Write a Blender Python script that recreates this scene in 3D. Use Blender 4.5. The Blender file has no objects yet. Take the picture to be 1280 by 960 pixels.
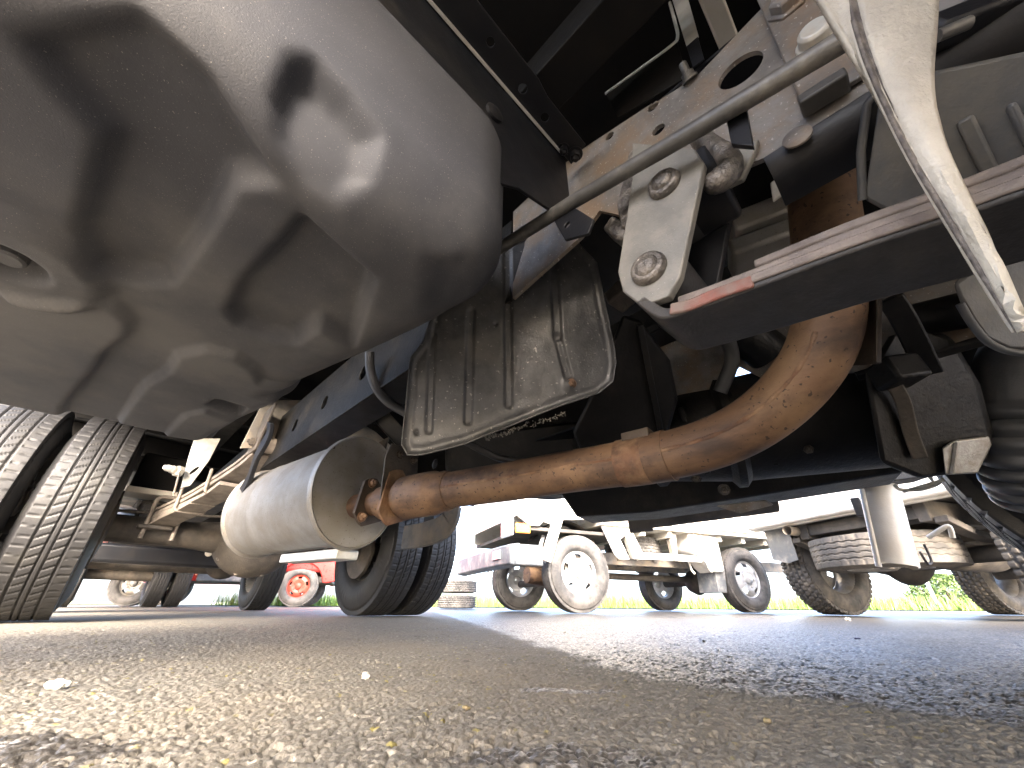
import bpy, bmesh, math, random
import numpy as np
from mathutils import Vector, Matrix

# ------------------------------------------------------------------ camera, sky, sun, exposure
S = bpy.context.scene
C = S.collection
PI = math.pi
R2 = math.sqrt(2.0)
CAM_H = 0.0685
PITCH = math.atan(275 / 482)
ROLL = math.radians(0.4)
cam_d = bpy.data.cameras.new('camera')
cam_d.sensor_width = 36.0
cam_d.lens = 482 / 1280 * 36.0
cam_d.clip_start = 0.01
cam_d.clip_end = 2000
cam = bpy.data.objects.new('camera', cam_d)
C.objects.link(cam)
CM = Matrix.Rotation(PI / 2 + PITCH, 4, 'X') @ Matrix.Rotation(ROLL, 4, 'Z')
cam.matrix_world = Matrix.Translation((0, 0, CAM_H)) @ CM
S.camera = cam

SUN_EL, SUN_AZ = math.radians(29), math.radians(172)     # azimuth clockwise from +Y
W = bpy.data.worlds.new('World')
S.world = W
W.use_nodes = True
wn = W.node_tree.nodes
sky = wn.new('ShaderNodeTexSky')
sky.sky_type = 'NISHITA'
sky.sun_disc = False
sky.sun_elevation = SUN_EL
sky.sun_rotation = SUN_AZ
sky.air_density = 0.6
sky.dust_density = 4.0
sky.ozone_density = 0.0
bg = wn['Background']
bg.inputs[1].default_value = 0.15
W.node_tree.links.new(sky.outputs[0], bg.inputs[0])
sun_d = bpy.data.lights.new('sun', 'SUN')
sun_d.energy = 0.7
sun_d.angle = math.radians(22)
sun_d.color = (1.0, 0.98, 0.95)
sun = bpy.data.objects.new('sun', sun_d)
C.objects.link(sun)
sd = Vector((math.sin(SUN_AZ) * math.cos(SUN_EL), math.cos(SUN_AZ) * math.cos(SUN_EL), math.sin(SUN_EL)))
sun.rotation_euler = sd.to_track_quat('Z', 'Y').to_euler()
sun.location = (0, 0, 12)

S.view_settings.view_transform = 'Standard'
S.view_settings.look = 'None'
S.view_settings.exposure = 4.15
S.view_settings.gamma = 1.0
S.view_settings.use_curve_mapping = False
S.cycles.max_bounces = 10
S.cycles.diffuse_bounces = 6

random.seed(7)
rng = np.random.default_rng(11)

# ------------------------------------------------------------------ the truck's own frame
# a: across the truck (near side to far side), l: along it (towards the rear), z: up
BASE = Vector((0.568, 1.0, 0.0))


def ray(px, py):                      # direction for reading a measured sight line of the survey photo
    d = CM.to_3x3() @ Vector(((px - 640) / 482, (480 - py) / 482, -1.0))
    return d


def tl(d):
    return Vector(((d.x + d.y) / R2, (d.y - d.x) / R2, d.z))


CAMP = Vector((0, 0, CAM_H))


def LD(px, py, D): return tl(ray(px, py)) * D + CAMP
def La(px, py, a): d = tl(ray(px, py)); return d * (a / d.x) + CAMP
def Ll(px, py, l): d = tl(ray(px, py)); return d * (l / d.y) + CAMP
def Lz(px, py, z): d = tl(ray(px, py)); return d * ((z - CAM_H) / d.z) + CAMP
def Lp(px, py, P0, n): d = tl(ray(px, py)); return d * ((P0 - CAMP).dot(n) / d.dot(n)) + CAMP
def WD(px, py, D): return ray(px, py) * D + CAMP
def V(*a): return Vector(a)


# ------------------------------------------------------------------ materials
MATS = {}


def mat(name, c1, c2=None, rough=0.5, metal=0.0, scale=20.0, bump=0.0, bscale=200.0, dust=None, dust_amt=0.0,
        dscale=6.0, rvar=0.15, speck=None, sscale=300.0, samt=0.0, stretch=None, coat=0.0, spec=0.5):
    m = bpy.data.materials.new(name)
    m.use_nodes = True
    nt = m.node_tree
    N, K = nt.nodes, nt.links
    p = N['Principled BSDF']
    p.inputs['Metallic'].default_value = metal
    p.inputs['Specular IOR Level'].default_value = spec
    if coat:
        p.inputs['Coat Weight'].default_value = coat
    tc = N.new('ShaderNodeTexCoord')
    co = tc.outputs['Object']
    if stretch:
        mp = N.new('ShaderNodeMapping')
        mp.inputs['Scale'].default_value = stretch
        K.new(co, mp.inputs[0])
        cs = mp.outputs[0]
    else:
        cs = co

    def noise(sc, det=6, ro=0.6, src=None):
        n = N.new('ShaderNodeTexNoise')
        n.inputs['Scale'].default_value = sc
        n.inputs['Detail'].default_value = det
        n.inputs['Roughness'].default_value = ro
        K.new(src or cs, n.inputs['Vector'])
        return n.outputs['Fac']

    def ramp(f, a, b):
        r = N.new('ShaderNodeMapRange')
        r.inputs['From Min'].default_value = a
        r.inputs['From Max'].default_value = b
        r.interpolation_type = 'SMOOTHSTEP'
        K.new(f, r.inputs['Value'])
        return r.outputs[0]

    def mix(f, a, b):
        x = N.new('ShaderNodeMix')
        x.data_type = 'RGBA'
        K.new(f, x.inputs[0])
        for s_, v in ((6, a), (7, b)):
            if isinstance(v, tuple):
                x.inputs[s_].default_value = (*v, 1)
            else:
                K.new(v, x.inputs[s_])
        return x.outputs[2]

    if c2 is None:
        c2 = tuple(x * 0.75 for x in c1)
    n1 = noise(scale)
    col = mix(ramp(n1, 0.36, 0.66), c1, c2)
    if dust:
        nd = noise(dscale, 8, 0.65, co)
        t = 0.72 - 0.45 * dust_amt
        df = ramp(nd, t - 0.14, t + 0.14)
        col = mix(df, col, dust)
    if samt > 0:
        ns = noise(sscale, 2, 0.5, co)
        col = mix(ramp(ns, 0.72 - 0.2 * samt, 0.76 - 0.2 * samt), col, speck)
    K.new(col, p.inputs['Base Color'])
    rr = N.new('ShaderNodeMapRange')
    rr.inputs['To Min'].default_value = max(0.03, rough - rvar)
    rr.inputs['To Max'].default_value = min(1.0, rough + rvar)
    K.new(noise(scale * 2.7, 5), rr.inputs['Value'])
    K.new(rr.outputs[0], p.inputs['Roughness'])
    if bump > 0:
        b = N.new('ShaderNodeBump')
        b.inputs['Strength'].default_value = 1.0
        b.inputs['Distance'].default_value = bump
        K.new(noise(bscale, 4, 0.6), b.inputs['Height'])
        K.new(b.outputs[0], p.inputs['Normal'])
    MATS[name] = m
    return m


mat('tank_paint', (0.052, 0.054, 0.063), (0.039, 0.041, 0.049), 0.68, 0, 5, 0.0003, 800, (0.092, 0.090, 0.090), 0.38, 3.0,
    0.10, (0.16, 0.155, 0.145), 900, 0.2, spec=0.3)
mat('black_paint', (0.006, 0.007, 0.010), (0.009, 0.009, 0.011), 0.45, 0, 12, 0.0003, 300, (0.020, 0.018, 0.016), 0.2, 8, spec=0.35)
mat('deep_black', (0.0028, 0.0028, 0.0032), (0.005, 0.0045, 0.0042), 0.7, 0, 10, 0.0005, 150, (0.011, 0.008, 0.006), 0.2, 7, spec=0.2)
mat('rail_steel', (0.23, 0.22, 0.212), (0.14, 0.13, 0.124), 0.5, 0.25, 22, 0.0006, 260, (0.22, 0.16, 0.11), 0.42, 14,
    0.15, (0.40, 0.38, 0.35), 250, 0.3)
mat('shackle_paint', (0.20, 0.195, 0.18), (0.16, 0.155, 0.145), 0.5, 0.15, 30, 0.0004, 350, (0.26, 0.245, 0.215), 0.4, 18,
    0.12, (0.36, 0.35, 0.32), 380, 0.15)
mat('cast_grease', (0.13, 0.12, 0.11), (0.05, 0.045, 0.042), 0.34, 0.45, 60, 0.004, 120, (0.24, 0.215, 0.19), 0.4, 40)
mat('rod_paint', (0.085, 0.082, 0.078), (0.06, 0.058, 0.056), 0.42, 0.1, 30, 0.0003, 400, (0.19, 0.175, 0.15), 0.3, 20)
mat('spring_steel', (0.034, 0.033, 0.034), (0.025, 0.024, 0.025), 0.55, 0.1, 25, 0.0008, 220, (0.06, 0.055, 0.05), 0.25, 12)
mat('spring_edge', (0.17, 0.145, 0.13), (0.11, 0.09, 0.08), 0.6, 0.05, 30, 0.0009, 240, (0.23, 0.19, 0.165), 0.35, 20)  # paler than spring_steel, carries the light on the leaf sides
mat('red_primer', (0.22, 0.075, 0.055), (0.15, 0.06, 0.047), 0.65, 0, 40, 0.0005, 300, (0.17, 0.13, 0.11), 0.45, 30)
mat('rust_pipe', (0.170, 0.098, 0.056), (0.062, 0.039, 0.029), 0.58, 0.15, 16, 0.0006, 300, (0.235, 0.145, 0.080), 0.33, 8,
    0.12, (0.05, 0.031, 0.023), 150, 0.35, stretch=(1.0, 0.45, 1.6))
mat('rust_dark', (0.17, 0.085, 0.045), (0.08, 0.045, 0.03), 0.6, 0.2, 30, 0.0012, 240, (0.30, 0.19, 0.11), 0.35, 16)
mat('muffler_steel', (0.275, 0.265, 0.25), (0.22, 0.208, 0.19), 0.48, 0.45, 14, 0.0005, 320, (0.235, 0.21, 0.175), 0.35, 7,
    0.12, (0.14, 0.11, 0.085), 300, 0.25)
mat('muffler_end', (0.075, 0.057, 0.043), (0.048, 0.037, 0.029), 0.55, 0.35, 16, 0.0008, 220, (0.10, 0.076, 0.056), 0.3, 9)
mat('shield_metal', (0.070, 0.071, 0.074), (0.050, 0.051, 0.054), 0.45, 0.4, 50, 0.0006, 260, (0.105, 0.101, 0.094), 0.30, 9,
    0.12, (0.19, 0.185, 0.175), 170, 0.25)
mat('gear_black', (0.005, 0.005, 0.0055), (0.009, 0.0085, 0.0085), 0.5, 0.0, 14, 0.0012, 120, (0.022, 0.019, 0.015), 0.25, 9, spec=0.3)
mat('alu_cast', (0.42, 0.42, 0.42), (0.30, 0.30, 0.30), 0.42, 0.6, 40, 0.0008, 300, (0.22, 0.20, 0.17), 0.3, 20)
mat('galv', (0.62, 0.63, 0.61), (0.48, 0.49, 0.48), 0.45, 0.3, 30, 0.0004, 300, (0.55, 0.50, 0.42), 0.25, 16)
mat('rear_spring', (0.20, 0.172, 0.145), (0.125, 0.105, 0.088), 0.62, 0.1, 24, 0.001, 200, (0.25, 0.218, 0.185), 0.4, 10)
mat('axle_dirt', (0.060, 0.052, 0.044), (0.034, 0.030, 0.027), 0.65, 0.05, 12, 0.0015, 140, (0.11, 0.092, 0.074), 0.32, 8)
mat('rubber_flap', (0.44, 0.415, 0.36), (0.35, 0.33, 0.29), 0.55, 0, 26, 0.0016, 180, (0.50, 0.475, 0.42), 0.4, 12, 0.1)
mat('flap_dark_strip', (0.07, 0.062, 0.06), (0.16, 0.14, 0.125), 0.7, 0, 90, 0.002, 200)
mat('liner', (0.062, 0.066, 0.073), (0.042, 0.043, 0.047), 0.5, 0, 16, 0.0004, 300, (0.10, 0.092, 0.078), 0.3, 9)
mat('bellows', (0.055, 0.058, 0.064), (0.045, 0.047, 0.052), 0.42, 0, 20, 0.0003, 300, (0.075, 0.073, 0.07), 0.25, 12)
mat('tyre', (0.011, 0.011, 0.012), (0.008, 0.008, 0.009), 0.6, 0, 25, 0.0004, 350, (0.022, 0.021, 0.019), 0.28, 9, 0.1)
mat('tyre_dusty', (0.055, 0.051, 0.046), (0.036, 0.034, 0.032), 0.75, 0, 25, 0.0005, 300, (0.115, 0.10, 0.082), 0.4, 8, 0.1)
mat('tyre_worn', (0.055, 0.053, 0.05), (0.04, 0.039, 0.038), 0.7, 0, 25, 0.0004, 300, (0.12, 0.11, 0.10), 0.45, 7, 0.1)
mat('rim_grey', (0.30, 0.29, 0.27), (0.22, 0.21, 0.2), 0.45, 0.3, 20, 0.0003, 300, (0.22, 0.19, 0.15), 0.35, 12)
mat('rim_silver', (0.62, 0.62, 0.61), (0.52, 0.52, 0.52), 0.38, 0.25, 20, 0.0002, 300, (0.40, 0.37, 0.32), 0.25, 12)
mat('rim_red', (0.55, 0.06, 0.035), (0.45, 0.05, 0.03), 0.45, 0, 20)
mat('cream_cover', (0.64, 0.60, 0.53), (0.57, 0.53, 0.46), 0.45, 0, 12, 0.0003, 200, (0.56, 0.50, 0.41), 0.35, 9)
mat('white_paint', (0.72, 0.70, 0.65), (0.66, 0.63, 0.57), 0.35, 0, 8, 0, 100, (0.52, 0.46, 0.36), 0.28, 6, coat=0.3)
mat('cream_paint', (0.66, 0.63, 0.55), (0.60, 0.57, 0.49), 0.4, 0, 8, 0, 100, (0.45, 0.40, 0.33), 0.3, 6)
mat('grey_plastic', (0.13, 0.14, 0.15), (0.10, 0.11, 0.12), 0.5, 0, 10, 0.0003, 200, (0.33, 0.31, 0.28), 0.3, 8)
mat('frame_grey', (0.20, 0.19, 0.18), (0.13, 0.125, 0.12), 0.55, 0.1, 14, 0.0006, 200, (0.30, 0.25, 0.19), 0.4, 8)
mat('under_brown', (0.060, 0.054, 0.048), (0.038, 0.034, 0.031), 0.7, 0, 9, 0.001, 150, (0.11, 0.095, 0.078), 0.4, 5)
mat('red_paint', (0.50, 0.030, 0.025), (0.42, 0.025, 0.02), 0.3, 0, 9, 0, 100, coat=0.4)
mat('lamp_glass', (0.75, 0.77, 0.78), (0.65, 0.68, 0.70), 0.12, 0.3, 9)
mat('amber', (0.75, 0.25, 0.03), None, 0.25, 0, 9)
mat('stone', (0.42, 0.40, 0.36), (0.28, 0.26, 0.23), 0.8, 0, 120, 0.001, 300)
mat('white_stone', (0.78, 0.77, 0.74), (0.66, 0.65, 0.62), 0.7, 0, 120, 0.001, 300)
mat('hose_rubber', (0.030, 0.030, 0.032), (0.04, 0.04, 0.04), 0.5, 0, 20)
mat('post_metal', (0.35, 0.35, 0.35), (0.28, 0.28, 0.28), 0.5, 0.3, 20)
mat('grass_green', (0.10, 0.20, 0.03), (0.16, 0.21, 0.05), 0.7, 0, 3)
mat('leaf_green', (0.06, 0.11, 0.025), (0.09, 0.13, 0.035), 0.7, 0, 6)
mat('bark', (0.13, 0.10, 0.07), None, 0.85, 0, 20)
mat('chip_blue', (0.03, 0.035, 0.09), None, 0.4, 0, 30)
mat('leaf_litter', (0.17, 0.14, 0.06), (0.12, 0.09, 0.05), 0.8, 0, 60)
mat('verge', (0.13, 0.15, 0.06), (0.17, 0.15, 0.08), 0.9, 0, 2, 0.01, 20)


# ------------------------------------------------------------------ mesh helpers
class MB:
    def __init__(self):
        self.v, self.f = [], []

    def add(self, vs, fs):
        o = len(self.v)
        self.v += [tuple(x) for x in vs]
        self.f += [tuple(i + o for i in q) for q in fs]
        return self

    def box(self, c, s, rot=None):
        c = Vector(c)
        vs = []
        for dx in (-.5, .5):
            for dy in (-.5, .5):
                for dz in (-.5, .5):
                    p = Vector((dx * s[0], dy * s[1], dz * s[2]))
                    vs.append(c + (rot @ p if rot else p))
        return self.add(vs, [(0, 1, 3, 2), (4, 6, 7, 5), (0, 4, 5, 1), (2, 3, 7, 6), (0, 2, 6, 4), (1, 5, 7, 3)])

    def bar(self, p, q, w, h, up=(0, 0, 1)):          # a box from p to q
        p, q = Vector(p), Vector(q)
        d = q - p
        x = d.normalized()
        u = Vector(up)
        y = u.cross(x)
        if y.length < 1e-4:
            y = Vector((1, 0, 0)).cross(x)
        y.normalize()
        z = x.cross(y)
        m = Matrix((x, y, z)).transposed()
        return self.box((p + q) / 2, (d.length, w, h), m)

    def sweep(self, path, prof, up=(0, 0, 1), caps=True, closed=True):
        """prof: list of (y,z) per path point or one list for all"""
        path = [Vector(p) for p in path]
        n = len(path)
        many = isinstance(prof[0][0], (list, tuple))
        k = len(prof[0]) if many else len(prof)
        vs = []
        ref = Vector(up)
        for i, p in enumerate(path):
            t = (path[min(i + 1, n - 1)] - path[max(i - 1, 0)]).normalized()
            y = ref.cross(t)
            if y.length < 1e-4:
                y = Vector((1, 0, 0)).cross(t)
            y.normalize()
            z = t.cross(y)
            if not (abs(t.dot(ref)) < 0.999):
                pass
            for (a, b) in (prof[i] if many else prof):
                vs.append(p + y * a + z * b)
        fs = []
        kk = k if closed else k - 1
        for i in range(n - 1):
            for j in range(kk):
                j2 = (j + 1) % k
                fs.append((i * k + j, i * k + j2, (i + 1) * k + j2, (i + 1) * k + j))
        if caps and closed:
            fs.append(tuple(reversed(range(k))))
            fs.append(tuple((n - 1) * k + j for j in range(k)))
        return self.add(vs, fs)

    def tube(self, path, r, seg=16, caps=True):
        """round tube along a path with parallel transport; r one value or one per point"""
        path = [Vector(p) for p in path]
        n = len(path)
        rs = r if isinstance(r, (list, tuple)) else [r] * n
        t0 = (path[1] - path[0]).normalized()
        a = Vector((0, 0, 1)) if abs(t0.z) < 0.9 else Vector((1, 0, 0))
        y = a.cross(t0).normalized()
        vs = []
        for i, p in enumerate(path):
            t = (path[min(i + 1, n - 1)] - path[max(i - 1, 0)]).normalized()
            y = (y - t * y.dot(t)).normalized()
            z = t.cross(y)
            for j in range(seg):
                an = 2 * PI * j / seg
                vs.append(p + (y * math.cos(an) + z * math.sin(an)) * rs[i])
        fs = []
        for i in range(n - 1):
            for j in range(seg):
                j2 = (j + 1) % seg
                fs.append((i * seg + j, i * seg + j2, (i + 1) * seg + j2, (i + 1) * seg + j))
        if caps:
            fs.append(tuple(reversed(range(seg))))
            fs.append(tuple((n - 1) * seg + j for j in range(seg)))
        return self.add(vs, fs)

    def lathe(self, prof, p, axis, seg=32, sx=1.0, sy=1.0, up=(0, 0, 1)):
        """prof: (r, h) pairs along axis from p; sx, sy squash the section"""
        p, ax = Vector(p), Vector(axis).normalized()
        u = Vector(up)
        x = u.cross(ax)
        if x.length < 1e-3:
            x = Vector((1, 0, 0)).cross(ax)
        x.normalize()
        y = ax.cross(x)
        vs = []
        for r, h in prof:
            for j in range(seg):
                an = 2 * PI * j / seg
                vs.append(p + ax * h + x * (r * sx * math.cos(an)) + y * (r * sy * math.sin(an)))
        fs = []
        for i in range(len(prof) - 1):
            for j in range(seg):
                j2 = (j + 1) % seg
                fs.append((i * seg + j, i * seg + j2, (i + 1) * seg + j2, (i + 1) * seg + j))
        if prof[0][0] > 1e-5:
            fs.append(tuple(reversed(range(seg))))
        if prof[-1][0] > 1e-5:
            o = (len(prof) - 1) * seg
            fs.append(tuple(o + j for j in range(seg)))
        return self.add(vs, fs)

    def plate(self, outer, th, holes=()):
        """flat polygon with holes, pushed along the vector th"""
        bm = bmesh.new()
        es = []
        for loop in [outer] + list(holes):
            vs = [bm.verts.new(Vector(p)) for p in loop]
            for i in range(len(vs)):
                es.append(bm.edges.new((vs[i], vs[(i + 1) % len(vs)])))
        r = bmesh.ops.triangle_fill(bm, use_beauty=True, use_dissolve=False, edges=es)
        fs = [g for g in r['geom'] if isinstance(g, bmesh.types.BMFace)]
        ex = bmesh.ops.extrude_face_region(bm, geom=fs, use_keep_orig=True)
        for g in ex['geom']:
            if isinstance(g, bmesh.types.BMVert):
                g.co += Vector(th)
        bmesh.ops.recalc_face_normals(bm, faces=bm.faces)
        bm.verts.index_update()
        self.add([v.co for v in bm.verts], [tuple(v.index for v in f.verts) for f in bm.faces])
        bm.free()
        return self

    def obj(self, name, m, parent=None, smooth=35, bevel=0.0, label=None, offset=None, fix=True):
        me = bpy.data.meshes.new(name)
        me.from_pydata(self.v, [], self.f)
        if fix:
            bm = bmesh.new()
            bm.from_mesh(me)
            bmesh.ops.remove_doubles(bm, verts=bm.verts, dist=1e-6)
            bmesh.ops.recalc_face_normals(bm, faces=bm.faces)
            bm.to_mesh(me)
            bm.free()
        me.materials.append(MATS[m])
        if smooth:
            me.shade_smooth()
            me.set_sharp_from_angle(angle=math.radians(smooth))
        o = bpy.data.objects.new(name, me)
        C.objects.link(o)
        if parent is not None:
            o.parent = parent
        if offset is not None:
            o.location = offset
        if bevel > 0:
            b = o.modifiers.new('bevel', 'BEVEL')
            b.width = bevel
            b.segments = 2
            b.limit_method = 'ANGLE'
            b.angle_limit = math.radians(40)
            b.harden_normals = False
        if label:
            o['label'] = label
        return o


def circ(c, u, v, r, n=20, ru=None):
    c, u, v = Vector(c), Vector(u), Vector(v)
    return [c + u * (math.cos(2 * PI * i / n) * (ru or r)) + v * (math.sin(2 * PI * i / n) * r) for i in range(n)]


def spline(pts, per=8):
    """Catmull-Rom through 3D points"""
    pts = [Vector(p) for p in pts]
    P = [pts[0] * 2 - pts[1]] + pts + [pts[-1] * 2 - pts[-2]]
    out = []
    for i in range(1, len(P) - 2):
        for k in range(per):
            t = k / per
            a, b, c_, d = P[i - 1], P[i], P[i + 1], P[i + 2]
            out.append(0.5 * ((2 * b) + (c_ - a) * t + (2 * a - 5 * b + 4 * c_ - d) * t * t + (3 * b - a - 3 * c_ + d) * t ** 3))
    out.append(pts[-1])
    return out


def thing(name, label, cat, loc=(0, 0, 0), rz=0.0, group=None):
    o = bpy.data.objects.new(name, None)
    C.objects.link(o)
    o.empty_display_size = 0.2
    o.location = loc
    o.rotation_euler = (0, 0, rz)
    o['label'] = label
    o['category'] = cat
    if group:
        o['group'] = group
    return o


def tag(o, label=None, cat=None, group=None, kind=None):
    for k, v in (('label', label), ('category', cat), ('group', group), ('kind', kind)):
        if v:
            o[k] = v
    return o


def hexbolt(mb, p, n, r, h):
    """hex head with washer and stud end"""
    p, n = Vector(p), Vector(n).normalized()
    mb.lathe([(r * 1.35, 0), (r * 1.35, h * .18)], p, n, 20)
    mb.lathe([(r, h * .18), (r, h * .8), (r * .86, h * .95)], p, n, 6)
    mb.lathe([(r * .5, h * .9), (r * .5, h * 1.35), (r * .4, h * 1.45)], p, n, 12)
    return mb


def vnoise(x, y, seed=0):
    """smooth value noise on numpy arrays"""
    xi, yi = np.floor(x).astype(np.int64), np.floor(y).astype(np.int64)
    fx, fy = x - xi, y - yi
    fx, fy = fx * fx * (3 - 2 * fx), fy * fy * (3 - 2 * fy)

    def h(a, b):
        n = (a * 374761393 + b * 668265263 + seed * 974711) & 0x7fffffff
        n = ((n ^ (n >> 13)) * 1274126177) & 0x7fffffff
        return ((n ^ (n >> 16)) & 0xffff) / 65535.0
    return (h(xi, yi) * (1 - fx) + h(xi + 1, yi) * fx) * (1 - fy) + (h(xi, yi + 1) * (1 - fx) + h(xi + 1, yi + 1) * fx) * fy


def cells(x, y, seed=0):
    """distance to the nearest jittered cell point and a random value of that cell"""
    xi, yi = np.floor(x).astype(np.int64), np.floor(y).astype(np.int64)
    best = np.full(x.shape, 9.0)
    val = np.zeros(x.shape)

    def h(a, b, k):
        n = (a * 73856093 + b * 19349663 + (seed + k) * 83492791) & 0x7fffffff
        n = ((n ^ (n >> 13)) * 1274126177) & 0x7fffffff
        return ((n ^ (n >> 16)) & 0xffff) / 65535.0
    for dx in (-1, 0, 1):
        for dy in (-1, 0, 1):
            cx, cy = xi + dx, yi + dy
            px, py = cx + h(cx, cy, 1), cy + h(cx, cy, 2)
            d = np.hypot(x - px, y - py)
            m = d < best
            best = np.where(m, d, best)
            val = np.where(m, h(cx, cy, 3), val)
    return best, val


def grid_mesh(name, co, nu, nv, m, wrap_u=False, smooth=True):
    """numpy grid (nu x nv x 3) to a mesh, fast"""
    me = bpy.data.meshes.new(name)
    nf_u = nu if wrap_u else nu - 1
    i, j = np.meshgrid(np.arange(nf_u), np.arange(nv - 1), indexing='ij')
    i2 = (i + 1) % nu
    q = np.stack([i * nv + j, i2 * nv + j, i2 * nv + j + 1, i * nv + j + 1], -1).reshape(-1, 4)
    me.vertices.add(nu * nv)
    me.vertices.foreach_set('co', co.reshape(-1).astype(np.float32))
    me.loops.add(q.size)
    me.loops.foreach_set('vertex_index', q.reshape(-1).astype(np.int32))
    me.polygons.add(len(q))
    me.polygons.foreach_set('loop_start', np.arange(0, q.size, 4, dtype=np.int32))
    me.update(calc_edges=True)
    if smooth:
        me.shade_smooth()
    if m:
        me.materials.append(MATS[m])
    return me


def sstep(x, a, b):
    t = np.clip((x - a) / (b - a), 0, 1)
    return t * t * (3 - 2 * t)


# ------------------------------------------------------------------ tyres and wheels (axis = local x, centre at origin)
def tyre_mesh(name, R, width, rim, pattern, m, nt=420, nw=46, tread_w=0.78, depth=0.008, flat=0.006):
    hw = width / 2
    tw = width * tread_w / 2
    pts = []                                  # (x, r, tread coordinate or nan)
    ns = 12
    for k in range(ns):                       # inner side wall: bead to shoulder
        t = k / ns
        r = rim + (R - 0.018 - rim) * t
        x = -(hw * (0.80 + 0.20 * math.sin(PI * min(1, t * 1.15)) ** 0.8)) + (hw * 0.8 - tw * 1.02) * max(0, (t - 0.80) / 0.2) ** 2
        pts.append((x, r, -9))
    side = pts[:]
    for k in range(5):                        # shoulder
        t = k / 5
        x0, r0 = side[-1][0], side[-1][1]
        an = t * PI / 2
        pts.append((x0 + (-tw - x0) * math.sin(an), r0 + (R - 0.004 - r0) * (1 - math.cos(an)) ** 0.7, -1.0 - 0.02 * (5 - k)))
    for k in range(nw + 1):
        s = -1 + 2 * k / nw
        pts.append((tw * s, R - 0.004 * s * s, s))
    prof = pts + [(-x, r, (2.0 if tc < -5 else -tc)) for (x, r, tc) in reversed(pts[:-nw - 1])]
    prof = [(x, r, (9 if tc > 1.5 else tc)) for x, r, tc in prof]
    # bead turned inwards
    prof = [(-hw * 0.62, rim - 0.012, -9)] + prof + [(hw * 0.62, rim - 0.012, 9)]
    X = np.array([p[0] for p in prof])
    RR = np.array([p[1] for p in prof])
    TC = np.array([p[2] for p in prof])
    th = np.linspace(0, 2 * PI, nt, endpoint=False)
    T, _ = np.meshgrid(th, X, indexing='ij')
    tcg = np.broadcast_to(TC, T.shape)
    d = pattern(T, tcg, R) * (np.abs(tcg) < 1.25)
    rr = np.broadcast_to(RR, T.shape) - d * depth
    xx = np.broadcast_to(X, T.shape) * np.ones_like(T)
    # rings and raised bars on the side walls
    sw = np.abs(tcg) > 5
    rel = (np.broadcast_to(RR, T.shape) - rim) / (R - rim)
    ring = np.exp(-((rel - 0.72) / 0.035) ** 2) * 0.0022 + np.exp(-((rel - 0.12) / 0.05) ** 2) * 0.003
    bars = ((np.sin(T * 9) > 0.2) & (np.sin(T * 61) > 0.1)) * np.exp(-((rel - 0.45) / 0.10) ** 4) * 0.0016
    xx = xx + np.sign(xx) * sw * (ring + bars)
    y, z = rr * np.cos(T), rr * np.sin(T)
    z = np.maximum(z, -R + flat)
    co = np.stack([xx, y, z], -1)
    return grid_mesh(name, co, nt, len(prof), m, wrap_u=True)


def groove(s, c, w): return 1 - sstep(np.abs(s - c), w * 0.55, w)


def pat_highway(T, s, R):
    a = T * R
    g = np.maximum.reduce([groove(s, c, w) for c, w in ((-.52, .045), (-.09, .028), (.09, .028), (.50, .045))])
    pitch = 0.034
    # slanted cuts in the two middle ribs
    ph = (a + s * 0.055) / pitch
    cut = 1 - sstep(np.abs(ph - np.round(ph)) * pitch, 0.0012, 0.0030)
    mid = ((np.abs(s) > .13) & (np.abs(s) < .47))
    ph2 = (a + np.abs(s) * 0.006 + 0.008) / (pitch * 0.93)
    cut2 = 1 - sstep(np.abs(ph2 - np.round(ph2)) * pitch, 0.0009, 0.0024)
    sh = (np.abs(s) > .62)
    return np.maximum.reduce([g, cut * mid * .95, cut2 * sh * .7])


def pat_rib(T, s, R):
    a = T * R
    wob = 0.03 * np.sign(np.sin(a / 0.011))
    g = np.maximum.reduce([groove(s + wob, c, .05) for c in (-.56, -.19, .19, .56)])
    ph = a / 0.03
    cut = (1 - sstep(np.abs(ph - np.round(ph)) * 0.03, 0.001, 0.0028)) * (np.abs(s) > .68) * .6
    return np.maximum(g, cut)


def pat_mud(T, s, R):
    a = T * R
    row = np.clip(np.floor((s + 1) / 0.4), 0, 4)
    g = np.maximum.reduce([groove(s, c, .09) for c in (-.6, -.2, .2, .6)])
    ph = (a + row * 0.021 + s * 0.012) / 0.046
    cut = 1 - sstep(np.abs(ph - np.round(ph)) * 0.046, 0.004, 0.008)
    return np.maximum(g, cut) * 1.5


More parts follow.
